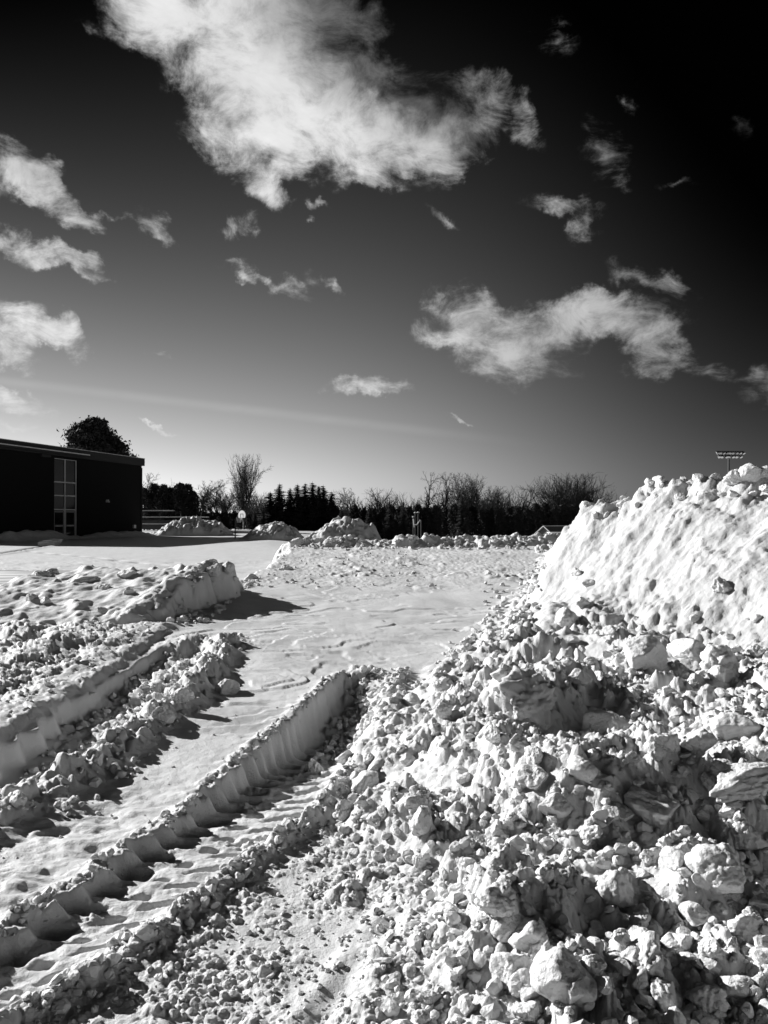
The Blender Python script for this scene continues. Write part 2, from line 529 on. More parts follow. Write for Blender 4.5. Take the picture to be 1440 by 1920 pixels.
def ground_h(x, y):
    x = np.asarray(x, float)
    y = np.asarray(y, float)
    far = sstep(30, 60, y)
    z = ramp_h(x, y)
    R, xb = rubble_mask(x, y)
    near = 1 - sstep(26, 34, y)
    # ---- crust of the packed snow
    pl = near * (1 - R)
    big = fbm(x * 0.55, y * 0.4, 21, 3)
    z = z + pl * 0.03 * big
    ridg = fbm(x * 1.0 + 0.3 * y, y * 2.2, 23, 4)
    hf = 1 - sstep(7, 12, y)
    z = z + pl * hf * (0.010 * ridg * sstep(-0.1, 0.6, fbm(x * .6, y * .6, 29, 2)))
    lv = fbm(x * 0.7 + 2, y * 0.9, 25, 4, 0.42)
    z = z + pl * 0.10 * (terrace(lv, 2.2, 0.14) - lv) * 0.45 * sstep(0.0, 0.5, fbm(x * .5 + 7, y * .5, 27, 2) + 0.15 + 0.3 * sstep(4.5, 7, y))
    z = z + pl * hf * 0.0035 * fbm(x * 9, y * 9, 31, 3)
    z = z + pl * 0.012 * fbm(x * 1.3 + 0.5 * y, y * 0.8, 32, 2)
    # rough pressed blocks on the far part of the ramp
    fr = sstep(13, 15.5, y + 0.9 * perlin(x, y, 3)) * near * (x > -3.6)
    lv2 = fbm(x * 0.9, y * 1.1, 35, 3, 0.45)
    z = z + pl * fr * (0.10 * (terrace(lv2, 5, 0.12) - lv2) + 0.28 * on(fr * pl > 0, x, y, lambda x, y: clods(x, y, 0.30, 41)) * sstep(0.0, 0.4, fbm(x * .8, y * .5, 43, 3) - 0.25 * sstep(0, 3, x)))
    # rough scoured snow left of the nearest track
    lf = sstep(-0.2, -1.2, x + 0.9 - 0.1 * y) * (1 - sstep(4.2, 5.0, y))
    z = z + lf * (0.025 * fbm(x * 3, y * 5, 45, 4) + 0.14 * on(lf > 0, x, y, lambda x, y: clods(x, y, 0.13, 47)) * sstep(0.15, 0.5, fbm(x * 2, y * 2, 49, 3)))

    # ---- field of rubble on the right
    z = z + R * on(R > 0, x, y, rubble_lumps)

    # ---- fine crumbs between the near track and the rubble
    rr = lerp(y, RR_Y, RR_X)
    C = sstep(0.02, 0.2, x - rr) * (1 - R) * (1 - sstep(4.3, 5.2, y + 0.4 * perlin(x * 2, y * 2, 2)))
    hole = hump(x, y, -0.16, 2.80, 0.15, 0.42, 1.3, -0.35, 3) + hump(x, y, -0.42, 3.75, 0.18, 0.22, 1.0) + hump(x, y, 0.1, 2.25, 0.25, 0.16, 0.8)
    cm = sstep(-0.3, 0.35, fbm(x * 1.8, y * 1.8, 73, 3) + 0.15) * np.clip(1 - hole, 0, 1)
    z = z + C * cm * on(C > 0, x, y, lambda x, y: 0.6 * clods(x, y, 0.066, 75) * sstep(-.2, .3, fbm(x * 4, y * 4, 76, 2)) + 0.85 * clods(x, y, 0.030, 77) + 0.012 * fbm(x * 9, y * 9, 79, 3))
    # the shallow furrow at the bottom edge
    fx = x + 0.42 - 0.45 * (y - 2.2)
    z = z + C * 0.010 * np.exp(-(fx / 0.05) ** 2) - C * 0.02 * np.exp(-((fx - 0.12) / 0.07) ** 2)

    # ---- nearest track: a tyre rut with lug marks, deep at its far end
    rl = lerp(y, RL_Y, RL_X)
    q = y / 0.168 + 0.30 * perlin(y * 2.1, y * 0 + 2.0, 80)
    scal = 0.5 + 0.5 * np.cos(2 * math.pi * q + 0.5 * np.sin(q * 1.7))
    amp = lerp(y, [2, 3, 5.5, 6.5], [0.055, 0.065, 0.06, 0.02]) * (1 + 0.5 * perlin(y * 3.1, y * 0 + 5, 79))
    le = rl - amp * (scal ** 0.6) + 0.015 * fbm(x * 6, y * 6, 81, 3)
    dep = lerp(y, [1.4, 2.4, 3, 4, 5, 6.0, 7.0, 7.7], [.01, .02, .03, .055, .13, .25, .24, 0.0])
    dep = dep + 0.02 * perlin(y * 1.2, y * 0, 83)
    wid = rr - rl
    t = (x - rl) / wid
    inl = sstep(-0.02, 0.05, x - le)
    wr = lerp(y, [2, 4.3, 5.2, 6.5], [0.10, 0.12, 0.32, 0.42])
    inr = 1 - sstep(-wr, 0.03, x - rr)
    ru = inl * inr * sstep(1.2, 2.0, y) * (1 - sstep(7.5, 7.72, y + 0.05 * perlin(x * 6, y, 4)))
    z = z * (1 - 0.75 * ru) - dep * ru
    # lug prints: deep pockets under the left wall, small chips beside them, shallow crescents on the right
    pk = sstep(0.25, 0.75, 0.5 + 0.5 * np.cos(2 * math.pi * (q + 0.25 * t) + 0.8 * perlin(x * 4, y * 4, 85)))
    lug = lerp(y, [2, 3.2, 4.5, 6], [.05, .06, .065, .04]) * pk * sstep(0.30, 0.12, t + 0.05 * perlin(x * 7, y * 7, 84))
    ch = np.exp(-((t - 0.42 - 0.05 * perlin(y * 3, y * 0, 8)) / 0.06) ** 2) * sstep(0.72, 0.95, 0.5 + 0.5 * np.cos(2 * math.pi * (q + 0.42) + perlin(y * 2, y * 0, 86)))
    lug = lug + 0.040 * ch
    cr = sstep(0.70, 0.95, 0.5 + 0.5 * np.cos(2 * math.pi * (q - 0.9 * t + 1.6 * (t - 0.7) ** 2 + 0.3) + 0.7 * perlin(x * 4, y * 4, 87)))
    lug = lug + 0.030 * cr * sstep(0.48, 0.62, t) * sstep(0.95, 0.80, t)
    lug = lug - 0.018 * fbm(x * 2.6, y * 2.6, 82, 3) * sstep(0.05, 0.3, t)
    z = z - ru * lug * (1 - sstep(5.6, 6.3, y)) + ru * 0.006 * fbm(x * 14, y * 14, 88, 3)
    z = z + ru * 0.5 * on(ru > 0, x, y, lambda x, y: clods(x, y, 0.05, 288) * sstep(.15, .5, fbm(x * 3, y * 3, 289, 2)))
    # concave run-out at the foot of the left wall
    z = z + ru * (dep * 0.40) * np.exp(-np.maximum(0, x - le) / 0.04)
    # rubble spilt into the far end
    z = z + ru * (on(ru > 0, x, y, lambda x, y: 0.8 * clods(x, y, 0.10, 89) + .5 * clods(x, y, .05, 88)) + 0.15 * sstep(6.2, 7.4, y)) * sstep(5.4, 6.4, y + 1.0 * (t - 0.4))
    # crumbs along both rims
    rimL = np.exp(-((x - le + 0.05) / 0.07) ** 2) * sstep(2, 2.6, y) * (1 - sstep(7.2, 7.8, y))
    z = z + rimL * (1 - ru) * (0.02 + 0.7 * on(rimL > .01, x, y, lambda x, y: clods(x, y, 0.075, 90)))
    rc = np.exp(-((x - rr) / 0.075) ** 2) * sstep(1.6, 2.4, y) * (1 - sstep(4.4, 4.9, y))
    z = z + rc * (0.04 + on(rc > .01, x, y, lambda x, y: 0.6 * clods(x, y, 0.10, 91) + .6 * clods(x, y, .045, 191)))
    rq = np.exp(-((x - rr - 0.02) / 0.12) ** 2) * sstep(4.5, 5.0, y) * (1 - sstep(7.2, 7.8, y))
    z = z + rq * (0.03 + 0.7 * on(rq > .01, x, y, lambda x, y: clods(x, y, 0.12, 92)))

    # ---- second track on the left with its thrown-up ridge
    xc = -2.72 + 0.05 * perlin(y * 1.5, y * 0, 93) + 0.12 * sstep(7.2, 9.0, y)
    rg = lerp(y, [3.5, 4.3, 4.76, 6.2, 7.4, 8.8], [-2.25, -2.07, -1.93, -1.75, -1.75, -1.9])
    inl2 = sstep(0.0, 0.07, x - xc - 0.035 * np.cos(2 * math.pi * y / 0.3) * (y < 6.2))
    inr2 = 1 - sstep(-0.30, 0.0, x - rg)
    tr = inl2 * inr2 * (1 - sstep(8.45, 8.75, y + 0.2 * perlin(x * 3, y, 94)))
    d2 = lerp(y, [3, 5, 6.5, 8.2], [.19, .20, .18, .14])
    z = z - tr * d2 + tr * on(tr > 0, x, y, lambda x, y: 0.6 * clods(x, y, 0.13, 95) + 0.5 * clods(x, y, 0.07, 96)) * sstep(5.4, 6.4, y)
    z = z + tr * d2 * 0.5 * np.exp(-np.maximum(0, x - xc) / 0.06)
    rdg = np.exp(-np.abs((x - rg) / 0.19) ** 2.6) * (1 - sstep(8.0, 8.9, y)) * sstep(3.2, 4.0, y)
    z = z + rdg * (0.06 + on(rdg > .01, x, y, lambda x, y: 0.75 * clods(x, y, 0.22, 97) + 0.6 * clods(x, y, 0.11, 98) + .5 * clods(x, y, .05, 198)))
    en = hump(x, y, -2.05, 8.7, 0.55, 0.42, 1.0, 0, 3)
    z = z + en * (0.03 + on(en > .01, x, y, lambda x, y: 0.6 * clods(x, y, 0.2, 99) + 0.5 * clods(x, y, 0.09, 100)))
    # raised strip and small rubble left of it
    st = sstep(-2.70, -2.85, x + 0.05 * perlin(x * 4, y * 4, 7)) * sstep(3.2, 4.0, y) * (1 - sstep(9.6, 10.2, y)) * sstep(-9, -6.5, x)
    z = z + st * 0.06
    s2 = st * sstep(-2.95, -3.3, x + 0.15 * perlin(x * 2, y * 2, 8))
    z = z + s2 * (0.035 * np.cos((x + 0.05 * y) * 2 * math.pi / 0.85 + 0.7 * perlin(x * .8, y * .8, 9)) + on(s2 > 0, x, y, lambda x, y: 0.35 * clods(x, y, 0.16, 101) * sstep(-.2, .3, fbm(x, y, 199, 2)) + 0.7 * clods(x, y, 0.075, 102) + .5 * clods(x, y, .04, 109)) + 0.03 * fbm(x * 2, y * 2, 103, 3))
    s3 = st * (1 - sstep(-2.95, -3.3, x)) 
    z = z + s3 * 0.35 * on(s3 > 0, x, y, lambda x, y: clods(x, y, 0.09, 104))
    z = z - st * 0.16 * np.exp(-((y - 9.2 - 0.15 * perlin(x, y, 5)) / 0.28) ** 2) * sstep(-3.6, -4.4, x)

    # ---- smooth lot on the far left, ploughed lane, footprints
    lot = sstep(-3.0, -4.0, x) * sstep(13.5, 15, y)
    z = z + lot * (0.012 * fbm(x * 0.5, y * 0.25, 105, 3))
    lane = sstep(-8.9, -9.6, x + 0.3 * perlin(y, y * 0, 1)) * sstep(13.6, 14.2, y) * (1 - sstep(22.6, 23.6, y + 0.1 * perlin(x * .5, y * 0, 2)))
    z = z - lane * 0.06
    fp = x - lerp(y, [30, 34, 45, 48], [-17.0, -17.7, -20.2, -20.9]) + 0.1 * perlin(y * 1.2, y * 0, 6)
    z = z - 0.22 * np.exp(-(fp / 0.20) ** 2) * sstep(28, 30, y) * (1 - sstep(45, 46, y)) + 0.05 * np.exp(-((fp - 0.45) / 0.2) ** 2) * (y < 45) * (y > 28)
    fp2 = x - lerp(y, [24, 26.3, 30, 37], [-6.4, -8.2, -11.4, -18.1])
    z = z - 0.10 * np.exp(-(fp2 / 0.22) ** 2) * sstep(0.1, 0.5, np.sin(y * 4.2)) * (y > 24) * (y < 37) * 1.0

    # ---- the ground falls away a little beyond the berm
    z = z - 1.7 * sstep(34, 62, y) * sstep(-9, 2, x)
    z = z + 0.05 * far * fbm(x * 0.1, y * 0.1, 107, 3)
    return z


def build_ground():
    px = np.concatenate([np.linspace(-1900, -60, 50), np.linspace(-40, 1480, 660), np.linspace(1500, 3300, 50)])
    u = (px - CX) / FPX
    rows = np.concatenate([[2200, 900, 450, 280, 200, 150, 115, 95], 2288.0 / np.linspace(28, 240, 300), 2288.0 / np.linspace(241.2, 1000, 560), [2.2, 2.1, 2.0, 1.85, 1.7, 1.5, 1.3, 1.1, .9, .7, .5, .3, .15]])
    rows = np.array(sorted(set(np.round(rows, 5)), reverse=True))
    U, Y = np.meshgrid(u, rows)
    # beyond the wedge of view the sheet keeps a minimum width
    X = U * np.maximum(Y, 0.6)
    X = np.where((np.abs(U) > 0.56) & (Y < 9), np.sign(U) * (0.56 * np.maximum(Y, 0.6) + (np.abs(U) - 0.56) * 9), X)
    Z = ground_h(X, Y)
    n, m = X.shape
    V = np.stack([X, Y, Z], -1).reshape(-1, 3)
    # a skirt behind the viewer
    i = np.arange(n * m).reshape(n, m)
    F = np.stack([i[:-1, :-1], i[1:, :-1], i[1:, 1:], i[:-1, 1:]], -1).reshape(-1, 4)
    me = mesh_np('snow_ground', V, F, M_SNOW)
    o = obj('snow_ground', me)
    tag(o, 'snow covered ground with packed ramp, tyre ruts and churned lumps', kind='structure')
    V2 = np.array([(-60, -60, -0.05), (60, -60, -0.05), (60, 0.2, -0.05), (-60, 0.2, -0.05)])
    o = obj('snow_yard', mesh_np('snow_yard', V2, [(0, 1, 2, 3)], M_SNOW))
    tag(o, 'flat snow behind the viewer', kind='structure')


build_ground()


def patch(name, x0, x1, y0, y1, step, hf, mat, zcut=-0.25):
    xs = np.arange(x0, x1, step)
    ys = np.arange(y0, y1, step)
    X, Y = np.meshgrid(xs, ys)
    Z = hf(X, Y)
    n, m = X.shape
    i = np.arange(n * m).reshape(n, m)
    F = np.stack([i[:-1, :-1], i[:-1, 1:], i[1:, 1:], i[1:, :-1]], -1).reshape(-1, 4)
    Zf = Z.ravel()
    keep = (Zf[F] > zcut).any(axis=1)
    F = F[keep]
    used = np.zeros(n * m, bool)
    used[F.ravel()] = True
    idx = np.cumsum(used) - 1
    V = np.stack([X.ravel(), Y.ravel(), Zf], -1)[used]
    return obj(name, mesh_np(name, V, idx[F], mat))


def crest_dist(x, y, pts):
    """for a polyline with heights: best height minus slope*distance, plus the distance and the run along it"""
    best = np.full(x.shape, -9.0)
    bd = np.full(x.shape, 99.0)
    bs = np.zeros(x.shape)
    run = 0.0
    for (a, b) in zip(pts[:-1], pts[1:]):
        ax, ay, az_, asl = a
        bx, by, bz, bsl = b
        L = math.hypot(bx - ax, by - ay)
        t = np.clip(((x - ax) * (bx - ax) + (y - ay) * (by - ay)) / L ** 2, 0, 1)
        d = np.hypot(x - ax - t * (bx - ax), y - ay - t * (by - ay))
        zc = az_ + (bz - az_) * t
        sl = asl + (bsl - asl) * t
        h = zc - sl * (np.sqrt(d * d + 0.09) - 0.3)
        up = h > best
        best = np.where(up, h, best)
        bd = np.where(up, d, bd)
        bs = np.where(up, run + t * L, bs)
        run += L
    return best, bd, bs


MOUND = [(3.02, 11.3, 1.78, 2.6), (3.35, 11.0, 2.0, 1.6), (4.1, 10.4, 2.22, 1.05), (4.8, 9.3, 2.18, .9), (5.6, 8, 2.2, .85), (6.8, 6.6, 2.2, .85), (8.2, 5.6, 2.1, .85)]


def mound_h(x, y):
    wx = x + 0.13 * fbm(x * 0.9, y * 0.9, 201, 4, .4)
    wy = y + 0.13 * fbm(x * 0.9, y * 0.9, 203, 4, .4)
    h, d, s = crest_dist(wx, wy, MOUND)
    crest = np.exp(-(d / 0.55) ** 2)
    zz = np.maximum(h, 0)
    toe = sstep(1.15, 0.7, h + 0.25 * fbm(x * 1.2, y * 1.2, 205, 3)) * sstep(2.2, 3.0, x + 0.35 * (9 - y))
    mid = (1 - crest) * (1 - toe)
    # long scrape streaks down the face
    h = h + mid * (0.035 * fbm(s * 2.2 + 0.5 * d, d * 0.5, 207, 2) + 0.015 * fbm(s * 6.0 + 0.6 * d, d * 0.9, 209, 3) + 0.012 * fbm(s * 17 + 4 * d, d * 2.2, 211, 3) + 0.026 * fbm(x * 7, y * 7, 212, 4) + .30 * clods(x, y, .075, 214) * sstep(-.1, .5, fbm(x * 2.1, y * 2.1, 216, 3) + .35 * sstep(.9, 1.9, d)))
    h = h + mid * 0.5 * clods(x, y, 0.10, 213) * sstep(0.05, 0.5, fbm(x * 1.5, y * 1.5, 215, 3))
    big = h > 1.2
    h = h + crest * (on(crest > .01, x, y, lambda x, y: 0.6 * clods(x, y, 0.50, 217) + 0.75 * clods(x, y, 0.24, 219) + 0.65 * clods(x, y, 0.11, 220) + .5 * clods(x, y, .055, 221)) - .17) * sstep(0.9, 1.5, zz)
    h = h + toe * on(toe > 0, x, y, lambda x, y: 0.4 * clods(x, y, 0.30, 221) * sstep(-.2, .3, fbm(x, y, 222, 2)) + 0.6 * clods(x, y, 0.14, 223) + 0.6 * clods(x, y, 0.07, 225))
    sp = hump(wx, wy, 2.42, 8.75, 0.24, 0.62, 1.0, -0.2, 2.6)
    h = h + on(sp > .01, x, y, lambda x, y: 0.5 * clods(x, y, 0.28, 231) + 0.7 * clods(x, y, 0.13, 232) + .5 * clods(x, y, .07, 233)) * sp + 0.22 * sp
    # a smooth tongue slides off the left end
    tg = hump(wx, wy, 2.3, 9.6, 0.50, 1.3, 1.0, -0.33, 2.0)
    h = np.maximum(h, tg * 0.62 + 0.02 * fbm(x * 9, y * 9, 235, 3) + 0.02 * fbm(x * 5, y * 1.5, 234, 3) - .02)
    return h - 0.06


def bank_h(x, y):
    cy = lerp(x, [-9, -7, -4.5, -3.2, -2.9], [12.6, 13.0, 13.0, 12.3, 12.2])
    cz = lerp(x, [-9, -7.6, -7.1, -6.75, -6.3, -5.8, -5, -4.2, -3.5, -3.15, -2.85], [-.1, 0.0, .18, .36, .58, .70, .74, .76, .80, .86, .80])
    cz = cz + 0.10 * fbm(x * 1.2, y * 1.2, 301, 3)
    base = 0.22
    fr = np.clip((cy - y) / (cy - 9.9), 0, 1)
    bk = np.clip((y - cy) / 1.7, 0, 1)
    h = np.where(y < cy, base + (cz - base) * (1 - fr) ** 0.85, cz * (1 - bk ** 1.6))
    h = np.where(cz < base, cz * (1 - fr) * (1 - bk), h)
    h = h - 0.45 * sstep(9.95, 9.7, y + 0.25 * perlin(x * 1.2, y * 0, 303) + 0.05 * perlin(x * 5, y * 5, 304))
    # ridge that runs down to the viewer at the right end, cut steeply on its right
    cut = lerp(y, [9.5, 10.2, 11.2, 12.4, 13.5, 15], [-3.35, -3.22, -3.0, -2.62, -2.62, -2.6]) + 0.10 * fbm(x * 2.5, y * 2.5, 305, 3)
    h = h + 0.10 * np.exp(-((x - cut + 0.22) / 0.22) ** 2) * (y < cy + .6)
    # lumps drifted over with snow
    drift = sstep(-0.1, 0.4, fbm(x * 1.3, y * 1.3, 307, 3))
    h = h + 0.42 * clods(x + 0.15 * y, y * 0.8, 0.60, 309, 0.7) * (0.1 + 0.9 * drift) * (0.45 + 0.55 * (1 - fr)) + 0.3 * clods(x, y * 0.8, 0.27, 311, 0.6) * drift
    h = h + 0.035 * fbm(x * 2.2, y * 2.2, 313, 4)
    h = h + 0.5 * clods(x, y, 0.12, 315) * sstep(-4.3, -3.2, x) * (1 - 0.5 * drift)
    h = h - 1.15 * sstep(-0.02, 0.42, x - cut + 0.55 * clods(x, y, 0.26, 317) - .05) + .5 * clods(x, y, .12, 318) * sstep(-.1, .1, x - cut) * .6
    return h * 1.0


def berm_h(x, y):
    cy = 22.9 + 0.35 * perlin(x * 0.5, x * 0, 401)
    cz = lerp(x, [-3.6, -2.9, -1.5, 0, 2, 4.2, 5.2, 6.2], [0.5, .84, 0.97, 0.92, 0.98, 1.10, 1.08, 0.8])
    h = cz - 0.42 * np.abs(y - cy) - 0.35 * sstep(0.4, 1.6, np.abs(y - cy))
    w = sstep(1.2, 0.3, np.abs(y - cy))
    h = h + w * (0.42 * clods(x, y, 0.55, 403) + 0.5 * clods(x, y, 0.25, 405) + 0.35 * clods(x, y, 0.11, 407)) - 0.03
    h = h - 1.2 * sstep(-3.2, -4.0, x) - 1.2 * sstep(5.4, 6.2, x)
    return h


def far_pile(prof, yc, wy, seed, dirty=1.0):
    X0 = [q[0] for q in prof]
    Z0 = [q[1] for q in prof]
    def f(x, y):
        p = np.interp(x + 0.12 * wy * perlin(y * .8, y * 0, seed), X0, Z0)
        t = np.clip(1 - ((y - yc) / wy) ** 2, 0, 1) ** 0.75
        h = p * t
        h = h + sstep(0.05, 0.4, p * t) * (0.55 * clods(x, y, 0.8, seed + 2) * sstep(0, .4, fbm(x * .8, y * .8, seed, 2)) + 0.6 * clods(x, y, 0.38, seed + 3) + 0.6 * clods(x, y, 0.2, seed + 4) + 0.05 * fbm(x * 2, y * 2, seed + 5, 3))
        return h - 0.08
    return f


def pp(px, D):
    return (px - CX) / FPX * D


def pz(py, D):
    return CZ + (HY - py) / FPX * D


MOUND_O = patch('snow_mound', 0.4, 10.5, 4.2, 14.5, 0.021, mound_h, M_MOUND, -0.05)
tag(MOUND_O, 'tall steep snow mound with a scraped bright face and lumpy top on the right', 'snow mound')
BANK_O = patch('snow_bank', -9.2, -2.2, 9.4, 15.0, 0.025, bank_h, M_SNOW, -0.12)
tag(BANK_O, 'drifted snow bank with half buried lumps left of the packed ramp', 'snow bank')
BERM_O = patch('snow_berm', -4.2, 6.4, 21.2, 25.0, 0.035, berm_h, M_RUB, 0.2)
tag(BERM_O, 'low ridge of broken snow lumps across the far end of the ramp', 'snow ridge')

DA, DB, DC = 70.0, 58.0, 41.0
profA = [(pp(a, DA), b * 1.3) for a, b in ((268, 0), (285, .12), (305, .35), (322, .95), (345, 1.15), (365, 1.2), (385, 1.05), (402, .9), (420, .6), (432, .1), (440, 0))]
profB = [(pp(a, DB), b) for a, b in ((445, 0), (462, .25), (474, .55), (488, 1.05), (505, 1.15), (522, 1.35), (540, 1.2), (556, .75), (568, .2), (580, 0))]
profC = [(pp(a, DC), b) for a, b in ((545, 0), (560, .3), (580, .62), (605, 1.2), (628, 1.65), (648, 1.72), (668, 1.6), (690, 1.4), (704, .85), (716, .35), (740, 0.1), (760, 0))]
gnm = 'ploughed snow piles at the far edge of the lot'
for prof, D, w, seed, lab in ((profA, DA, 2.2, 500, 'leftmost far snow pile, long and low, nearest the dark building'),
                              (profB, DB, 2.2, 520, 'middle far snow pile just right of the basketball hoop'),
                              (profC, DC, 2.6, 540, 'largest far snow pile, pointed, in front of the spruce trees')):
    base = float(ground_h(np.array([prof[5][0]]), np.array([D]))[0])
    f0 = far_pile(prof, D, w, seed)
    o = patch('snow_pile', prof[0][0] - .5, prof[-1][0] + .5, D - w - .3, D + w + .3, 0.065, lambda x, y, f0=f0: f0(x, y) + ground_h(x, y), M_FARSNOW, -9)
    tag(o, lab, 'snow pile', gnm)


def wallbank_h(x, y):
    # runs along the foot of the facade
    s = (x + 27.3) * 0.245 + (y - 50.5) * 0.97
    d = (x + 27.3) * 0.97 - (y - 50.5) * 0.245
    k = lerp(s, [0, 1, 5, 6.5, 9, 10, 13, 18.5, 19.5], [0.2, .75, .8, .45, .12, .3, .6, .25, 0.0])
    return k * np.exp(-((d - 1.0) / 1.0) ** 2) + 0.15 * fbm(x * .7, y * .7, 551, 3) * np.exp(-((d - 1.0) / 1.2) ** 2) - 0.04


o = patch('snow_bank', -28.5, -20.0, 49.5, 70.5, 0.15, wallbank_h, M_FARSNOW, -0.02)
tag(o, 'low shaded snow bank along the foot of the dark building', 'snow bank')

# ploughed lane on the left edge
V, F = [], []
o = obj('ploughed_lane', mesh_np('ploughed_lane', [(-40, 13.8, -.012), (-9.0, 13.8, -.012), (-9.0, 23.4, -.012), (-40, 23.4, -.012)], [(0, 1, 2, 3)], M_ROAD))
tag(o, 'ploughed lane with dark asphalt streaks beyond the snow bank', kind='structure')


def surf_h(x, y):
    a = ground_h(x, y)
    for (x0, x1, y0, y1, f) in ((.4, 10.5, 4.2, 14.5, mound_h), (-9.2, -2.2, 9.4, 15, bank_h), (-4.2, 6.4, 21.2, 25, berm_h)):
        k = (x > x0) & (x < x1) & (y > y0) & (y < y1)
        if k.any():
            a[k] = np.maximum(a[k], f(x[k], y[k]))
    return a


def hit(pxs, pys):
    """where the rays through these photograph pixels meet the snow"""
    pxs, pys = np.atleast_1d(np.array(pxs, float)), np.atleast_1d(np.array(pys, float))
    D = np.geomspace(1.6, 27, 300)
    X = (pxs[:, None] - CX) / FPX * D
    Yg = np.broadcast_to(D, X.shape)
    Zr = CZ + (HY - pys[:, None]) / FPX * D
    H = surf_h(X, Yg)
    below = Zr <= H
    k = np.where(below.any(1), below.argmax(1), len(D) - 1)
    r = np.arange(len(k))
    return X[r, k], D[k], H[r, k]


# ============================================================ snow chunks
def ico(sub):
    me = bpy.data.meshes.new('tmp')
    import bmesh
    bm = bmesh.new()
    bmesh.ops.create_icosphere(bm, subdivisions=sub, radius=1.0)
    V = np.array([v.co[:] for v in bm.verts])
    F = np.array([[v.index for v in f.verts] for f in bm.faces])
    bm.free()
    bpy.data.meshes.remove(me)
    return V, F


def noise3(V, f, seed):
    return (perlin(V[:, 0] * f, V[:, 1] * f + 9, seed) + perlin(V[:, 1] * f + 5, V[:, 2] * f + 3, seed + 1) + perlin(V[:, 2] * f + 2, V[:, 0] * f + 7, seed + 2)) * 0.5


def chunk_geo(sub, seed, planes=9, p=12, rough=0.05, aspect=(1, .85, .7)):
    rng = np.random.RandomState(seed)
    V, F = ico(sub)
    n = rng.normal(size=(planes, 3))
    n /= np.linalg.norm(n, axis=1)[:, None]
    h = rng.uniform(0.6, 0.95, planes)
    dots = np.maximum(0, V @ n.T) / h
    r = ((dots ** p).sum(1) + 0.8 ** p) ** (-1 / p)
    r = np.minimum(r, 1.25)
    W = V * r[:, None]
    W = W * (1 + rough * 1.6 * noise3(V, 2.2, seed) + rough * noise3(V, 5.5, seed + 9) + rough * .5 * noise3(V, 12, seed + 19) + rough * .28 * noise3(V, 26, seed + 29))[:, None]
    W = W * np.array(aspect)
    return W, F


RS = np.random.RandomState(7)
BIG = []
for i in range(14):
    kind = i % 3
    W, F = chunk_geo(5, 40 + i, planes=[7, 10, 14][kind], p=[30, 16, 10][kind], rough=[.05, .08, .12][kind], aspect=(1, [.8, .9, .85][kind], [.62, .75, .8][kind]))
    BIG.append(mesh_np('snow_chunk', W, F, M_RUB))
W, F = chunk_geo(5, 99, planes=8, p=14, rough=.16, aspect=(1, .9, .8))
DIRTY = mesh_np('dirty_chunk', W, F, M_DIRTY)
W, F = chunk_geo(5, 77, planes=10, p=12, rough=.10, aspect=(1, .5, .30))
SLAB = mesh_np('snow_slab', W, F, M_RUB)
W, F = chunk_geo(5, 205, planes=6, p=50, rough=.045, aspect=(1, .9, .8))
SHARP = mesh_np('sharp_block', W, F, M_RUB)
W, F = chunk_geo(5, 211, planes=12, p=8, rough=.12, aspect=(1, .95, .9))
ROUND = mesh_np('round_lump', W, F, M_RUB)

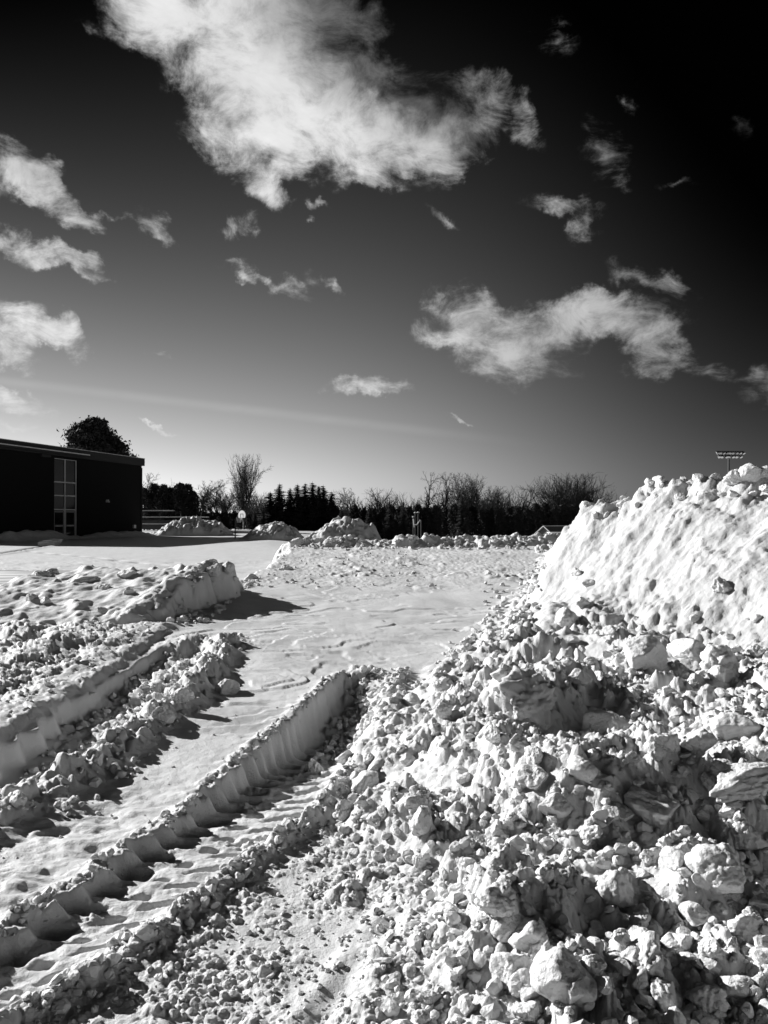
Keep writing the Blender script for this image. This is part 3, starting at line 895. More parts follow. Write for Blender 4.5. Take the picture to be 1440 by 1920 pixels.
# the ones that can be told apart: px, py (centre), width in px, mesh, label
NAMED = [
    (590, 1436, 40, ROUND, 'rounded snow lump lying alone in the deep end of the tyre rut'),
    (1000, 1298, 130, DIRTY, 'large dirt stained snow block standing out of the middle of the rubble'),
    (1210, 1222, 78, SHARP, 'bright angular snow block split like a tooth below the mound'),
    (1292, 1215, 70, BIG[0], 'angular snow block with a dark side just right of the tooth shaped one'),
    (1355, 1246, 84, ROUND, 'rounded snow boulder with a long shadow near the right edge below the mound'),
    (1383, 1360, 76, BIG[3], 'pale angular boulder at the right edge halfway up the rubble'),
    (1306, 1392, 66, BIG[1], 'smooth snow boulder left of a small dark hollow near the right edge'),
    (1400, 1468, 150, SLAB, 'long smooth snow slab jutting out at the right edge over a dark hollow'),
    (1152, 1662, 84, BIG[4], 'big rounded snow boulder in the lower right rubble with a shadow on its right'),
    (1208, 1795, 112, BIG[2], 'tall slab faced snow block in the lower right corner area'),
    (1066, 1835, 112, SHARP, 'large flat fronted snow block at the bottom of the rubble'),
    (940, 1690, 96, BIG[5], 'rough squarish snow block above the pointed block near the bottom'),
    (990, 1752, 76, BIG[6], 'pointed snow block just above the large flat fronted block'),
    (968, 1812, 84, BIG[7], 'streaked snow block left of the large flat fronted block'),
    (1326, 1862, 78, BIG[8], 'grey shaded boulder near the bottom right corner'),
    (1300, 1720, 62, BIG[9], 'snow block with a lit left face right of the big rounded boulder'),
    (1345, 1640, 110, BIG[10], 'tall ragged snow block beside the dark hollow at the right edge'),
    (1400, 1730, 84, BIG[11], 'ragged snow block below the dark hollow at the right edge'),
    (1390, 1560, 84, BIG[5], 'dark sided snow block under the long jutting slab'),
    (938, 1552, 44, ROUND, 'egg shaped snow lump below the streaked hummock'),
    (1068, 1598, 38, ROUND, 'small round snow lump in the middle of the lower rubble'),
    (1040, 1500, 60, BIG[12], 'flattened lump on the face of the streaked hummock'),
    (1225, 1520, 90, BIG[13], 'round pitted lump at the right end of the streaked hummock'),
    (1085, 1440, 60, BIG[3], 'crusty block on top of the streaked hummock'),
    (1130, 1355, 90, BIG[6], 'pointed dark topped block right of the dirt stained block'),
    (690, 1462, 62, BIG[9], 'bright drifted lump at the right rim of the tyre rut'),
    (774, 1312, 40, BIG[0], 'cone shaped lump at the upper edge of the rubble by the rut end'),
    (880, 1620, 34, BIG[7], 'small block alone at the left side of the lower rubble'),
    (735, 1600, 34, ROUND, 'round lump at the left boundary of the rubble right of the rut'),
    (780, 1510, 40, BIG[1], 'bright lump halfway between the rut and the streaked hummock'),
    (1106, 1095, 30, BIG[0], 'pair forming block on the dark spur against the mound, right one'),
    (1082, 1075, 32, BIG[2], 'topmost dark sided block of the spur leaning on the mound'),
    (1062, 1160, 50, BIG[4], 'shaded rounded block low on the spur leaning on the mound'),
    (1096, 1128, 40, BIG[8], 'block with a shadowed right side midway on the spur'),
    (1355, 1098, 40, ROUND, 'dark boulder half sunk in the scraped face of the mound'),
    (1320, 925, 44, BIG[3], 'grey flat faced block near the top of the mound'),
    (1385, 900, 54, BIG[5], 'big block on the mound top near the right edge'),
    (1415, 880, 56, SHARP, 'highest block on the mound at the right edge'),
    (1262, 888, 30, BIG[1], 'rounded block on the mound top left of the floodlight mast'),
    (1345, 893, 24, BIG[2], 'small block on the mound top left of the mast foot'),
    (1117, 972, 22, ROUND, 'small round lump high on the left shoulder of the mound'),
    (1138, 968, 20, ROUND, 'second small round lump high on the left shoulder of the mound'),
    (1100, 944, 30, BIG[6], 'lumpy block at the left corner of the mound top'),
    (655, 1008, 20, ROUND, 'round snow boulder standing on the far ridge'),
    (967, 1002, 26, BIG[4], 'highest lump on the right part of the far ridge'),
    (1018, 1026, 44, BIG[8], 'big dark sided block at the right end of the far ridge by the shed'),
    (400, 1062, 38, BIG[7], 'tallest bright block on the right end of the snow bank'),
    (424, 1082, 30, SHARP, 'slanting smooth plate right of the tallest block of the snow bank'),
    (475, 1078, 36, BIG[12], 'lump at the left edge of the ramp right of the snow bank'),
    (540, 1062, 34, BIG[2], 'lump at the far left corner of the packed ramp'),
    (60, 1120, 36, BIG[9], 'shaded block low at the left end of the snow bank'),
    (84, 1122, 26, BIG[10], 'narrow shaded block beside the low block at the left end of the bank'),
    (240, 1070, 40, BIG[13], 'lens shaped lump on the crest of the snow bank'),
    (150, 1075, 70, SLAB, 'long shaded lump on the crest of the snow bank'),
    (195, 1095, 36, BIG[11], 'oval lump just below the crest of the snow bank'),
    (80, 1075, 30, BIG[1], 'dark sided lump at the left end of the bank crest'),
    (100, 1070, 26, BIG[0], 'pointed lump near the left end of the bank crest'),
    (240, 1108, 30, BIG[5], 'lump in the middle of the bank slope'),
    (190, 1140, 30, BIG[6], 'half buried lump on the lower bank slope'),
    (425, 1290, 46, BIG[10], 'cracked block at the far end of the left track ridge'),
    (335, 1308, 44, BIG[2], 'upright block on the ridge beside the left track'),
    (300, 1345, 44, BIG[7], 'grey block on the shaded side of the left track ridge'),
    (180, 1420, 38, BIG[3], 'block at the near end of the left track ridge'),
    (35, 1500, 34, BIG[4], 'dark lump at the left edge of the picture near the track'),
    (185, 1205, 22, BIG[12], 'bright upright block below the snow bank'),
    (170, 1315, 20, SLAB, 'thin flat plate on the rim of the left track'),
]
import re
_cut = r" (with|below|in the|at the|near|just|above|left of|right of|over|of the|on the|standing|jutting|lying|under|beside|low on|halfway|alone|midway|high on|half sunk|leaning|split|shaped like) "
SHORT = [re.split(_cut, q[4])[0] for q in NAMED]
REFS = [(q[0], q[1], sh) for q, sh in zip(NAMED, SHORT) if SHORT.count(sh) == 1 and 2 < len(sh.split()) < 8]
ORD = 'nearest,second nearest,third nearest,fourth nearest,fifth nearest,sixth nearest,seventh nearest,eighth nearest,ninth nearest,tenth nearest,eleventh nearest,twelfth nearest,thirteenth nearest,fourteenth nearest,fifteenth nearest,sixteenth nearest,seventeenth nearest,eighteenth nearest'.split(',')
ORDS = ('first second third fourth fifth sixth seventh eighth ninth tenth eleventh twelfth thirteenth fourteenth fifteenth sixteenth seventeenth eighteenth nineteenth twentieth '
        'twenty-first twenty-second twenty-third twenty-fourth twenty-fifth twenty-sixth twenty-seventh twenty-eighth twenty-ninth thirtieth').split()
DIRS = ['right of', 'above and right of', 'above', 'above and left of', 'left of', 'below and left of', 'below', 'below and right of']
PLACED = []


def place_labels():
    slot = {}
    for o, x, y in PLACED:
        d = min(REFS, key=lambda q: (q[0] - x) ** 2 + (q[1] - y) ** 2)
        k = int(round(math.atan2(d[1] - y, x - d[0]) / (math.pi / 4))) % 8
        slot.setdefault((d[2], k), []).append(((d[0] - x) ** 2 + (d[1] - y) ** 2, o))
    for (ref, k), L in slot.items():
        for i, (_, o) in enumerate(sorted(L, key=lambda q: q[0])):
            o['label'] = '%s loose lump %s the %s' % (ORD[min(i, 17)], DIRS[k], ref)


hx, hy, hz = hit([q[0] for q in NAMED], [q[1] + q[2] * 0.22 for q in NAMED])
for (px, py, w, me, lab), x, y, z in zip(NAMED, hx, hy, hz):
    r = w / FPX * y / 2 * (1.0 if y < 9 else 0.85)
    o = obj('snow_block', me, None, (x, y + r * 0.15, z + r * (0.10 if y < 9 else -0.12)))
    o.scale = (r, r, r)
    o.rotation_euler = (RS.uniform(-.3, .3), RS.uniform(-.3, .3), RS.uniform(0, 6.28) if me is not SLAB else 0.25)
    tag(o, lab, 'snow block')

ZONES = [
    # name, label, group, n, size range, sampler polygon in photograph pixels
    ('snow_lump', 'one of many palm sized white lumps in the near rubble at the lower right', 'lumps in the lower right rubble', 105, (.02, .065), [(760, 1640, 1440, 1915), (760, 1500, 1440, 1640)]),
    ('snow_lump', 'one of many white lumps in the rubble between hummock and mound foot', 'lumps in the middle rubble', 90, (.025, .085), [(800, 1290, 1440, 1500), (1060, 1170, 1440, 1290)]),
    ('snow_lump', 'one of many white lumps along the left margin of the rubble', 'lumps along the ramp margin', 55, (.025, .07), [(640, 1400, 820, 1640), (830, 1180, 960, 1290), (900, 1070, 960, 1150)]),
    ('snow_lump', 'one of the lumps crowning the tall mound', 'lumps on the mound top', 22, (.05, .13), [(1090, 900, 1440, 950)]),
    ('snow_lump', 'one of the white lumps lying on the far ridge', 'lumps on the far ridge', 28, (.05, .13), [(580, 1004, 1010, 1030)]),
]
for name, lab, grp, n, (r0, r1), boxes in ZONES:
    bx = np.array([boxes[k % len(boxes)] for k in range(n)], float)
    px = RS.uniform(bx[:, 0], bx[:, 2])
    py = RS.uniform(bx[:, 1], bx[:, 3])
    x, y, z = hit(px, py)
    rank = np.argsort(np.argsort(px))
    for i in range(n):
        r = r0 + (r1 - r0) * RS.rand() ** 2.2
        o = obj(name, BIG[RS.randint(14)], None, (x[i], y[i], z[i] + r * 0.25))
        o.scale = (r * RS.uniform(.85, 1.15), r * RS.uniform(.8, 1.1), r * RS.uniform(.75, 1.1))
        o.rotation_euler = (RS.uniform(-.6, .6), RS.uniform(-.6, .6), RS.uniform(0, 6.28))
        tag(o, lab, 'snow lump', grp)
        if n > 30:
            PLACED.append((o, px[i], py[i]))
        else:
            o['label'] = '%s lump from the left %s' % (ORDS[rank[i]], 'on the top of the tall mound' if 'mound' in grp else 'along the low far ridge')
place_labels()

# crumbs that nobody could count
def crumbs():
    G = [chunk_geo(2, 300 + k, planes=6 + k % 3, p=40, rough=.10, aspect=(1, [.6, .75, .9][k % 3], [.45, .6, .75][k % 3])) for k in range(12)]
    Vs, Fs, off = [], [], 0
    def put(x, y, r):
        nonlocal off
        z = surf_h(x, y)
        for i in range(len(x)):
            W, F = G[RS.randint(12)]
            a = RS.uniform(0, 6.28)
            b = RS.uniform(-1.1, 1.1)
            ca, sa, cb, sb = math.cos(a), math.sin(a), math.cos(b), math.sin(b)
            R = np.array([[ca, -sa * cb, sa * sb], [sa, ca * cb, -ca * sb], [0, sb, cb]])
            Vs.append((W * r[i]) @ R.T + (x[i], y[i], z[i] + r[i] * 0.3))
            Fs.append(F + off)
            off += len(W)
    def sample(n, y0, y1, xf0, xf1, r0, r1, pw=2.0, ypow=1.0, cond=None):
        y = y0 * (y1 / y0) ** (RS.rand(n) ** ypow)
        x = RS.uniform(0, 1, n)
        x = xf0(y) + (xf1(y) - xf0(y)) * x
        k = np.abs(x / y) < 0.62
        if cond is not None: k &= cond(x, y)
        if y1 == 9.0: k &= RS.rand(n) < 0.15 + powder(x, y)
        x, y = x[k], y[k]
        r = r0 + (r1 - r0) * RS.rand(len(x)) ** pw
        put(x, y, r)
    xb = lambda y: lerp(y, XB_Y, XB_X)
    sample(3600, 2.0, 9.0, lambda y: xb(y) - 0.05, lambda y: y * 0.56, .006, .042, 2.8, cond=lambda x, y: ~((y > 6.9) & (x > 1.15 + (y - 7) * .3)))
    sample(500, 8.0, 22.0, lambda y: xb(y) - 0.1, lambda y: xb(y) + 0.7, .02, .07, 2.5)
    rr = lambda y: lerp(y, RR_Y, RR_X)
    sample(1500, 2.1, 4.6, lambda y: rr(y) - 0.02, lambda y: xb(y) + .15, .003, .016, 2.5)
    sample(350, 2.4, 7.4, lambda y: lerp(y, RL_Y, RL_X) - 0.13, lambda y: lerp(y, RL_Y, RL_X) - 0.02, .005, .03, 2.0)
    sample(260, 2.4, 4.8, lambda y: rr(y) - 0.09, lambda y: rr(y) + 0.10, .008, .035, 2.0)
    sample(350, 5.6, 7.5, lambda y: lerp(y, RL_Y, RL_X) + .15, lambda y: rr(y) + 0.15, .012, .05, 2.0)
    sample(500, 4.0, 9.2, lambda y: -2.6 + 0 * y, lambda y: -1.6 + 0 * y, .010, .045, 2.5)
    sample(700, 4.5, 10.0, lambda y: -6.0 + 0 * y, lambda y: -2.85 + 0 * y, .010, .045, 2.5)
    sample(200, 10.0, 15.0, lambda y: -3.0 + 0 * y, lambda y: -2.45 + 0 * y, .015, .07, 2.0)
    sample(160, 13.5, 21.0, lambda y: -2.8 + 0 * y, lambda y: 1.0 + 0 * y, .012, .05, 2.5)
    sample(300, 21.5, 24.0, lambda y: -3.2 + 0 * y, lambda y: 5.4 + 0 * y, .03, .09, 2.0)
    sample(120, 2.2, 7.0, lambda y: -2.2 + 0 * y, lambda y: lerp(y, RL_Y, RL_X) - .1, .004, .016, 2.5)
    o = obj('snow_crumbs', mesh_np('snow_crumbs', np.concatenate(Vs), np.concatenate(Fs), M_RUB, smooth=False))
    tag(o, 'countless small snow crumbs strewn over the ruts and rubble', 'snow crumbs', kind='stuff')


crumbs()

# ============================================================ building
def building():
    nx, ny = 0.97, -0.245             # facade normal
    tx, ty = 0.245, 0.97              # along the facade, away from the viewer
    B = empty('school_building', (-27.3, 50.5, 0), 0)
    tag(B, 'long dark flat roofed two storey building with tall glazed entrance, in shadow', 'building')
    L = 19.1
    rot = math.atan2(ty, tx)
    from mathutils import Matrix
    R = Matrix.Rotation(rot, 3, 'Z')  # local x runs along the facade, local -y is outwards
    def P(s, d, z):                   # s along, d outwards from the facade
        return (tx * s + nx * d, ty * s + ny * d, z)
    def bx(mb, s0, s1, d0, d1, z0, z1):
        mb.box(P((s0 + s1) / 2, (d0 + d1) / 2, (z0 + z1) / 2), (abs(s1 - s0), abs(d1 - d0), abs(z1 - z0)), R)
    w0, w1 = 7.05, 9.85               # glazed strip
    m = MB()
    bx(m, 0, w0, -0.35, 0, -0.3, 6.5)
    bx(m, w1, L, -0.35, 0, -0.3, 6.5)
    bx(m, w0, w1, -0.35, 0, 6.32, 6.5)
    bx(m, 0, L, -14, -0.352, -0.3, 6.5)
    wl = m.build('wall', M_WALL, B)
    m = MB()
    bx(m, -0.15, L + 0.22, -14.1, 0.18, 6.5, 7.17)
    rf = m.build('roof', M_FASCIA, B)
    m = MB()
    bx(m, -0.1, L + 0.24, -13.9, 0.20, 7.172, 7.215)
    m.build('roof_snow', M_FARSNOW, rf)
    m = MB()
    bx(m, -0.1, 10.7, 0.182, 0.50, 6.62, 6.76)
    lg = m.build('ledge', M_FASCIA, B)
    m = MB()
    bx(m, -0.1, 10.75, 0.19, 0.52, 6.762, 6.84)
    m.build('ledge_snow', M_FARSNOW, lg)
    # glazed strip
    zt = [0.25, 2.3, 3.4, 4.46, 6.3]
    mid = (w0 + w1) / 2
    fr = MB()
    t = 0.045
    for s in (w0 + t, w1 - t): bx(fr, s - t, s + t, -0.22, -0.10, 0.0, 6.3)
    bx(fr, mid - t, mid + t, -0.22, -0.098, 0.0, 6.3)
    for z in zt[1:]:
        bx(fr, w0 + 2 * t, mid - t, -0.22, -0.102, z - t, z + t if z < 6.2 else z)
        bx(fr, mid + t, w1 - 2 * t, -0.22, -0.102, z - t, z + t if z < 6.2 else z)
    W = fr.build('window_frame', M_FRAME, B)
    for a, b in ((w0 + 2 * t, mid - t), (mid + t, w1 - 2 * t)):
        for z0, z1 in zip(zt[1:-1], zt[2:]):
            m = MB()
            bx(m, a + .002, b - .002, -0.19, -0.17, z0 + t, z1 - t)
            m.build('pane', M_GLASS, W)
        m = MB()                       # door leaf: stiles and rails round a glass light
        bx(m, a + .02, a + .14, -0.18, -0.13, .05, 2.2)
        bx(m, b - .14, b - .02, -0.18, -0.13, .05, 2.2)
        bx(m, a + .14, b - .14, -0.18, -0.132, 2.08, 2.2)
        bx(m, a + .14, b - .14, -0.18, -0.132, 0.95, 1.1)
        bx(m, a + .14, b - .14, -0.18, -0.132, .05, .2)
        dr = m.build('door', plain_door, B)
        m = MB()
        bx(m, a + .14, b - .14, -0.165, -0.15, 1.1, 2.08)
        bx(m, a + .14, b - .14, -0.165, -0.15, .2, .95)
        m.build('pane', M_GLASS, dr)
        m = MB()
        bx(m, a + .2, b - .2, -0.128, -0.07, 1.0, 1.04)
        m.build('handle', M_FRAME, dr)
    m = MB()
    bx(m, 5.4, 6.4, 0.002, 0.22, 6.28, 6.46)
    m.build('vent', M_FASCIA, B)
    m = MB()
    m.box(P(13.7, .10, 3.10), (.16, .2, .22), R)
    m.box(P(13.7, .24, 3.02), (.12, .1, .10), R)
    m.build('wall_lamp', M_FRAME, B)
    m = MB()
    m.tube([P(L - .12, .09, 0.1), P(L - .12, .09, 6.3)], .05, 8)
    m.build('downpipe', M_FASCIA, B)
    m = MB()
    m.box(P(17.8, .08, 0.85), (.3, .16, .3), R)
    m.build('meter_box', M_FRAME, B)


plain_door = plain_mat('grey_door_paint', 0.14, 0.5, var=.1)
building()

# ============================================================ trees
def tree_mesh(segs, name, mat):
    """segments (p0, p1, r0, r1) -> 4-sided tapered prisms, vectorised"""
    S = np.array([[*a, *b, r0, r1] for a, b, r0, r1 in segs])
    p0, p1, r0, r1 = S[:, :3], S[:, 3:6], S[:, 6:7], S[:, 7:8]
    t = p1 - p0
    t /= np.maximum(np.linalg.norm(t, axis=1)[:, None], 1e-9)
    ref = np.where(np.abs(t[:, 2:3]) < 0.9, [[0, 0, 1]], [[1, 0, 0]])
    a = np.cross(t, ref)
    a /= np.linalg.norm(a, axis=1)[:, None]
    b = np.cross(t, a)
    V = []
    for pt, r in ((p0, r0), (p1, r1)):
        for k in range(3):
            c, s = math.cos(k * 2.0944), math.sin(k * 2.0944)
            V.append(pt + (a * c + b * s) * r)
    V = np.stack(V, 1).reshape(-1, 3)
    n = len(S)
    F = []
    for k in range(3):
        F.append(np.array([k, (k + 1) % 3, 3 + (k + 1) % 3, 3 + k]))
    F = (np.arange(n)[:, None, None] * 6 + np.array(F)[None]).reshape(-1, 4)
    return mesh_np(name, V, F, mat, smooth=False)


def grow_bare(seed, habit):
    rng = random.Random(seed)
    tr, cr = [], []
    prm = dict(vase=dict(limbs=9, ang=(8, 30), stem=.10, ratio=.72, n=4, up=.22, depth=4, wob=.07),
               round=dict(limbs=6, ang=(25, 60), stem=.25, ratio=.66, n=4, up=.10, depth=4, wob=.14),
               crooked=dict(limbs=5, ang=(20, 60), stem=.36, ratio=.68, n=4, up=.08, depth=4, wob=.17),
               brush=dict(limbs=14, ang=(10, 50), stem=.04, ratio=.62, n=4, up=.12, depth=3, wob=.12))[habit]
    def grow(p, d, L, r, depth):
        ns = 5 if depth < 2 else 3
        pts = [p]
        for i in range(ns):
            d = (d + Vector((rng.gauss(0, 1), rng.gauss(0, 1), rng.gauss(0, 1))) * prm['wob'] + Vector((0, 0, prm['up'] * .5))).normalized()
            p2 = p + d * (L / ns)
            ra, rb = r * (1 - .6 * i / ns), r * (1 - .6 * (i + 1) / ns)
            (tr if depth == 0 else cr).append((tuple(p), tuple(p2), ra, rb))
            p = p2
            pts.append(p)
            if depth < prm['depth'] and (i >= 1 or depth > 0):
                for k in range(prm['n'] if depth else 0):
                    if rng.random() < (.62 if depth < 3 else .5):
                        ax = d.orthogonal().normalized()
                        ax.rotate(__import__('mathutils').Quaternion(d, rng.uniform(0, 6.283)))
                        nd = d.copy()
                        nd.rotate(__import__('mathutils').Quaternion(ax, math.radians(rng.uniform(22, 55))))
                        grow(p, nd, L * prm['ratio'] * rng.uniform(.45, .9) * (.8 if i < 2 else 1), max(rb * .55, .0012), depth + 1)
        return p, d, r
    p = Vector((0, 0, 0))
    stem = prm['stem']
    tr.append(((0, 0, -.03), (0, 0, stem * .5), .030, .026))
    tr.append(((0, 0, stem * .5), (.004, .003, stem), .026, .022))
    top = Vector((.004, .003, stem))
    for k in range(prm['limbs']):
        a = math.radians(rng.uniform(*prm['ang'])) * (.35 if k == 0 else 1)
        ph = k * 2.4 + rng.uniform(-.4, .4)
        d = Vector((math.sin(a) * math.cos(ph), math.sin(a) * math.sin(ph), math.cos(a)))
        st = Vector((0, 0, stem * rng.uniform(.6, 1.0)))
        grow(st, d, rng.uniform(.42, .6) * (1 - stem), .014, 1)
    if habit == 'crooked':
        grow(top, Vector((.1, 0, 1)).normalized(), .5, .018, 1)
    zmax = float(np.percentile([s[1][2] for s in cr], 98.5))
    k = 1.0 / zmax
    cr = [s for s in cr if s[1][2] * k < 1.08]
    thick = 1.15 if habit == 'crooked' else 1.0
    sc_ = lambda L: [(tuple(c * k for c in a), tuple(c * k for c in b), r0 * k * 1.2 * thick + .0005, r1 * k * 1.2 * thick + .0005) for a, b, r0, r1 in L]
    return sc_(tr), sc_(cr)


BARE = {}
for nm, seed, habit in (('vase', 3, 'vase'), ('round1', 5, 'round'), ('round2', 8, 'round'), ('crooked1', 12, 'crooked'), ('crooked2', 15, 'crooked'), ('brush', 19, 'brush'), ('brush2', 23, 'brush')):
    a, b = grow_bare(seed, habit)
    BARE[nm] = (tree_mesh(a, 'trunk', M_TRUNK), tree_mesh(b, 'crown', M_TWIG))
tpale = BARE['round2'][1].copy()
tpale.materials.clear()
tpale.materials.append(M_TWIGPALE)


def gz(x, y):
    return float(ground_h(np.array([x]), np.array([y]))[0])


def put_tree(name, meshes, px, ytop, D, wfac, label, cat, group=None, rz=None):
    x = pp(px, D)
    z0 = gz(x, D)
    H = pz(ytop, D) - z0
    T = empty(name, (x, D, z0), RS.uniform(0, 6.28) if rz is None else rz)
    if name == 'spruce_tree': wfac *= 1.6
    T.scale = (H * wfac, H * wfac, H)
    obj('trunk', meshes[0], T)
    obj('crown', meshes[1], T)
    tag(T, label, cat, group)
    return T


GB = 'bare trees behind the snow lot'
for kind, px, yt, D, w, lab in [
    ('vase', 457, 860, 105, .58, 'tallest bare tree, fan shaped, above the basketball hoop'),
    ('round1', 272, 893, 118, 1.0, 'bare tree just right of the building corner above the dark evergreens'),
    ('round2', 378, 907, 120, 1.0, 'leftmost bare tree between the evergreens and the fan shaped tree'),
    ('round1', 408, 905, 118, 1.1, 'bare tree with wide forks directly left of the fan shaped tree'),
    ('round2', 425, 915, 114, .9, 'low bare tree touching the left foot of the fan shaped tree'),
    ('brush', 476, 925, 112, .9, 'thin bare tree leaning from the right side of the fan shaped tree'),
    ('brush2', 492, 930, 116, .9, 'small bare tree between the fan shaped tree and the spruces'),
    ('pale', 655, 921, 112, 1.1, 'pale bare tree behind the largest far snow pile'),
    ('brush', 712, 921, 108, 1.1, 'bare bushy tree right of the largest far snow pile'),
    ('brush2', 765, 928, 116, .9, 'fine twigged low tree left of the two crooked trees'),
    ('crooked1', 803, 893, 104, .75, 'crooked bare tree with open branches, left one of the pair'),
    ('crooked2', 832, 895, 104, .75, 'crooked bare tree with open branches, right one of the pair'),
    ('vase', 868, 896, 112, .95, 'dense rounded bare tree right of the crooked pair'),
    ('round1', 893, 905, 113, 1.0, 'bare tree with a long branch reaching right'),
    ('round2', 912, 918, 117, .9, 'low spreading bare tree in the middle of the dark wood'),
    ('brush', 935, 920, 115, .8, 'narrow bare tree between the two spreading ones'),
    ('brush2', 969, 916, 114, 1.0, 'wide fan twigged tree left of the shed'),
    ('vase', 1048, 900, 108, .95, 'broad dense bare tree left of the mound, left half of its clump'),
    ('brush2', 1066, 896, 110, 1.15, 'broad dense bare tree in the centre of the clump by the mound'),
    ('vase', 1092, 896, 109, .8, 'tall dense bare tree nearest the shoulder of the mound'),
    ('brush', 1122, 915, 112, 1.3, 'bare tree top just showing over the shoulder of the mound'),
    ('brush', 740, 934, 110, .9, 'low bare tree beside the small dark conifer'),
    ('brush2', 1000, 938, 112, 1.1, 'lowest bare tree right above the shed'),
]:
    ms = BARE['round2'] if kind == 'pale' else BARE[kind]
    if kind == 'pale': ms = (ms[0], tpale)
    put_tree('bare_tree', ms, px, yt, D, w, lab, 'tree', GB)


def spruce_mesh(seed, layers=30):
    rng = np.random.RandomState(seed)
    tris = []
    for L in range(layers):
        z = 0.06 + 0.92 * (L / layers) ** 0.95
        rad = 0.21 * (1 - z) ** 0.8 + 0.012
        nb = int(11 + 6 * (1 - z))
        for b in range(nb):
            a = rng.uniform(0, 6.283)
            r = rad * rng.uniform(.55, 1.15)
            zz = z + rng.uniform(-.012, .012)
            dr = np.array([math.cos(a), math.sin(a), 0])
            tn = np.array([-math.sin(a), math.cos(a), 0])
            droop = -0.22 * r
            nseg = 4
            for k in range(nseg):
                q0, q1 = k / nseg, (k + 1) / nseg
                c0 = dr * r * q0 + np.array([0, 0, zz + droop * q0 + .10 * r * q0 * q0])
                c1 = dr * r * q1 + np.array([0, 0, zz + droop * q1 + .10 * r * q1 * q1])
                wd = (0.030 * (1 - .6 * q0)) * rng.uniform(.7, 1.3) * (0.5 + 1.6 * rad / .2)
                hang = np.array([0, 0, -wd * .55])
                tris.append((c0, c1, c0 * .4 + c1 * .6 + tn * wd + hang * .4))
                tris.append((c0, c0 * .4 + c1 * .6 - tn * wd + hang * .4, c1))
                tris.append((c0, c1, (c0 + c1) / 2 + hang * 1.4 + tn * rng.uniform(-.3, .3) * wd))
    # thin inner core so that the middle of the crown is solid
    for k in range(700):
        z = rng.uniform(.08, .93)
        c = np.array([rng.normal(0, .05 * (1 - z)), rng.normal(0, .05 * (1 - z)), z])
        e = rng.normal(0, .024 * (1.15 - z), (3, 3))
        tris.append(tuple(c + e))
    V = np.array(tris).reshape(-1, 3)
    F = np.arange(len(V)).reshape(-1, 3)
    cr = mesh_np('crown', V, F, M_NEEDLE, smooth=False)
    tr = tree_mesh([((0, 0, -.03), (0, 0, .5), .014, .009), ((0, 0, .5), (0, 0, 1.0), .009, .001)], 'trunk', M_TRUNK)
    return tr, cr


SPR = [spruce_mesh(s) for s in (1, 2, 3)]
ordn = ['first', 'second', 'third', 'fourth', 'fifth', 'sixth', 'seventh', 'eighth', 'ninth', 'tenth', 'eleventh']
for k, (px, yt, w) in enumerate([(507, 921, 1.7), (524, 905, 1.35), (544, 913, 1.2), (558, 906, 1.25), (572, 904, 1.2), (586, 902, 1.3), (598, 909, 1.2), (606, 908, 1.3), (622, 920, 1.6)]):
    put_tree('spruce_tree', SPR[k % 3], px, yt, 98 + (k * 37 % 7), w, ordn[k] + ' spruce from the left in the dark spruce row behind the largest pile', 'tree', 'spruces in a row')
for k, (px, yt, w, lab) in enumerate([(693, 944, 1.3, 'small dark conifer left of the bushy bare tree'), (731, 940, 1.2, 'small dark conifer right of the bushy bare tree'),
                                      (756, 938, 1.1, 'pointed dark conifer left of the playground posts'), (866, 925, .9, 'dark conifer inside the dense rounded bare tree'),
                                      (395, 958, 1.2, 'short dark conifer left of the basketball hoop'), (478, 955, 1.3, 'short dark conifer right of the basketball hoop'),
                                      (425, 957, 1.3, 'short dark conifer directly behind the hoop pole'), (493, 948, 1.1, 'short dark conifer at the left end of the spruce row'),
                                      (640, 950, 1.3, 'short dark conifer at the right end of the spruce row')]):
    put_tree('conifer_tree', SPR[(k + 1) % 3], px, yt, 92, w, lab, 'tree', 'small dark conifers')


def leafy(seed, n, shape, size, name='crown'):
    rng = np.random.RandomState(seed)
    c = shape(rng, n)
    e = rng.normal(0, size, (n, 3, 3))
    V = (c[:, None, :] + e).reshape(-1, 3)
    return mesh_np(name, V, np.arange(len(V)).reshape(-1, 3), M_NEEDLE, smooth=False)


def arb_shape(rng, n):
    z = rng.rand(n) ** 0.8
    a = rng.uniform(0, 6.283, n)
    prof = 0.20 * np.sqrt(np.clip(1 - (z * 1.0) ** 3.2, 0, 1)) * (0.75 + 0.25 * np.sin(a * 3 + z * 9)) + .006
    r = prof * np.sqrt(rng.uniform(.25, 1, n))
    return np.stack([np.cos(a) * r, np.sin(a) * r, .02 + z * .97], 1)


ARB = []
for s in (1, 2):
    ARB.append((tree_mesh([((0, 0, -.03), (0, 0, .9), .02, .004)], 'trunk', M_TRUNK), leafy(s, 3600, arb_shape, .017)))
for k, (px, yt, w) in enumerate([(270, 915, 1.1), (289, 907, 1.1), (298, 911, 1.0), (307, 909, 1.05), (319, 914, 1.0), (333, 910, 1.1), (339, 906, 1.1), (352, 908, 1.1), (361, 920, 1.0)]):
    put_tree('evergreen_tree', ARB[k % 2], px, yt, 96 + k % 3, w * 1.15, ordn[k] + ' rounded evergreen from the building in the dark screen', 'tree', 'dark evergreen screen right of the building')

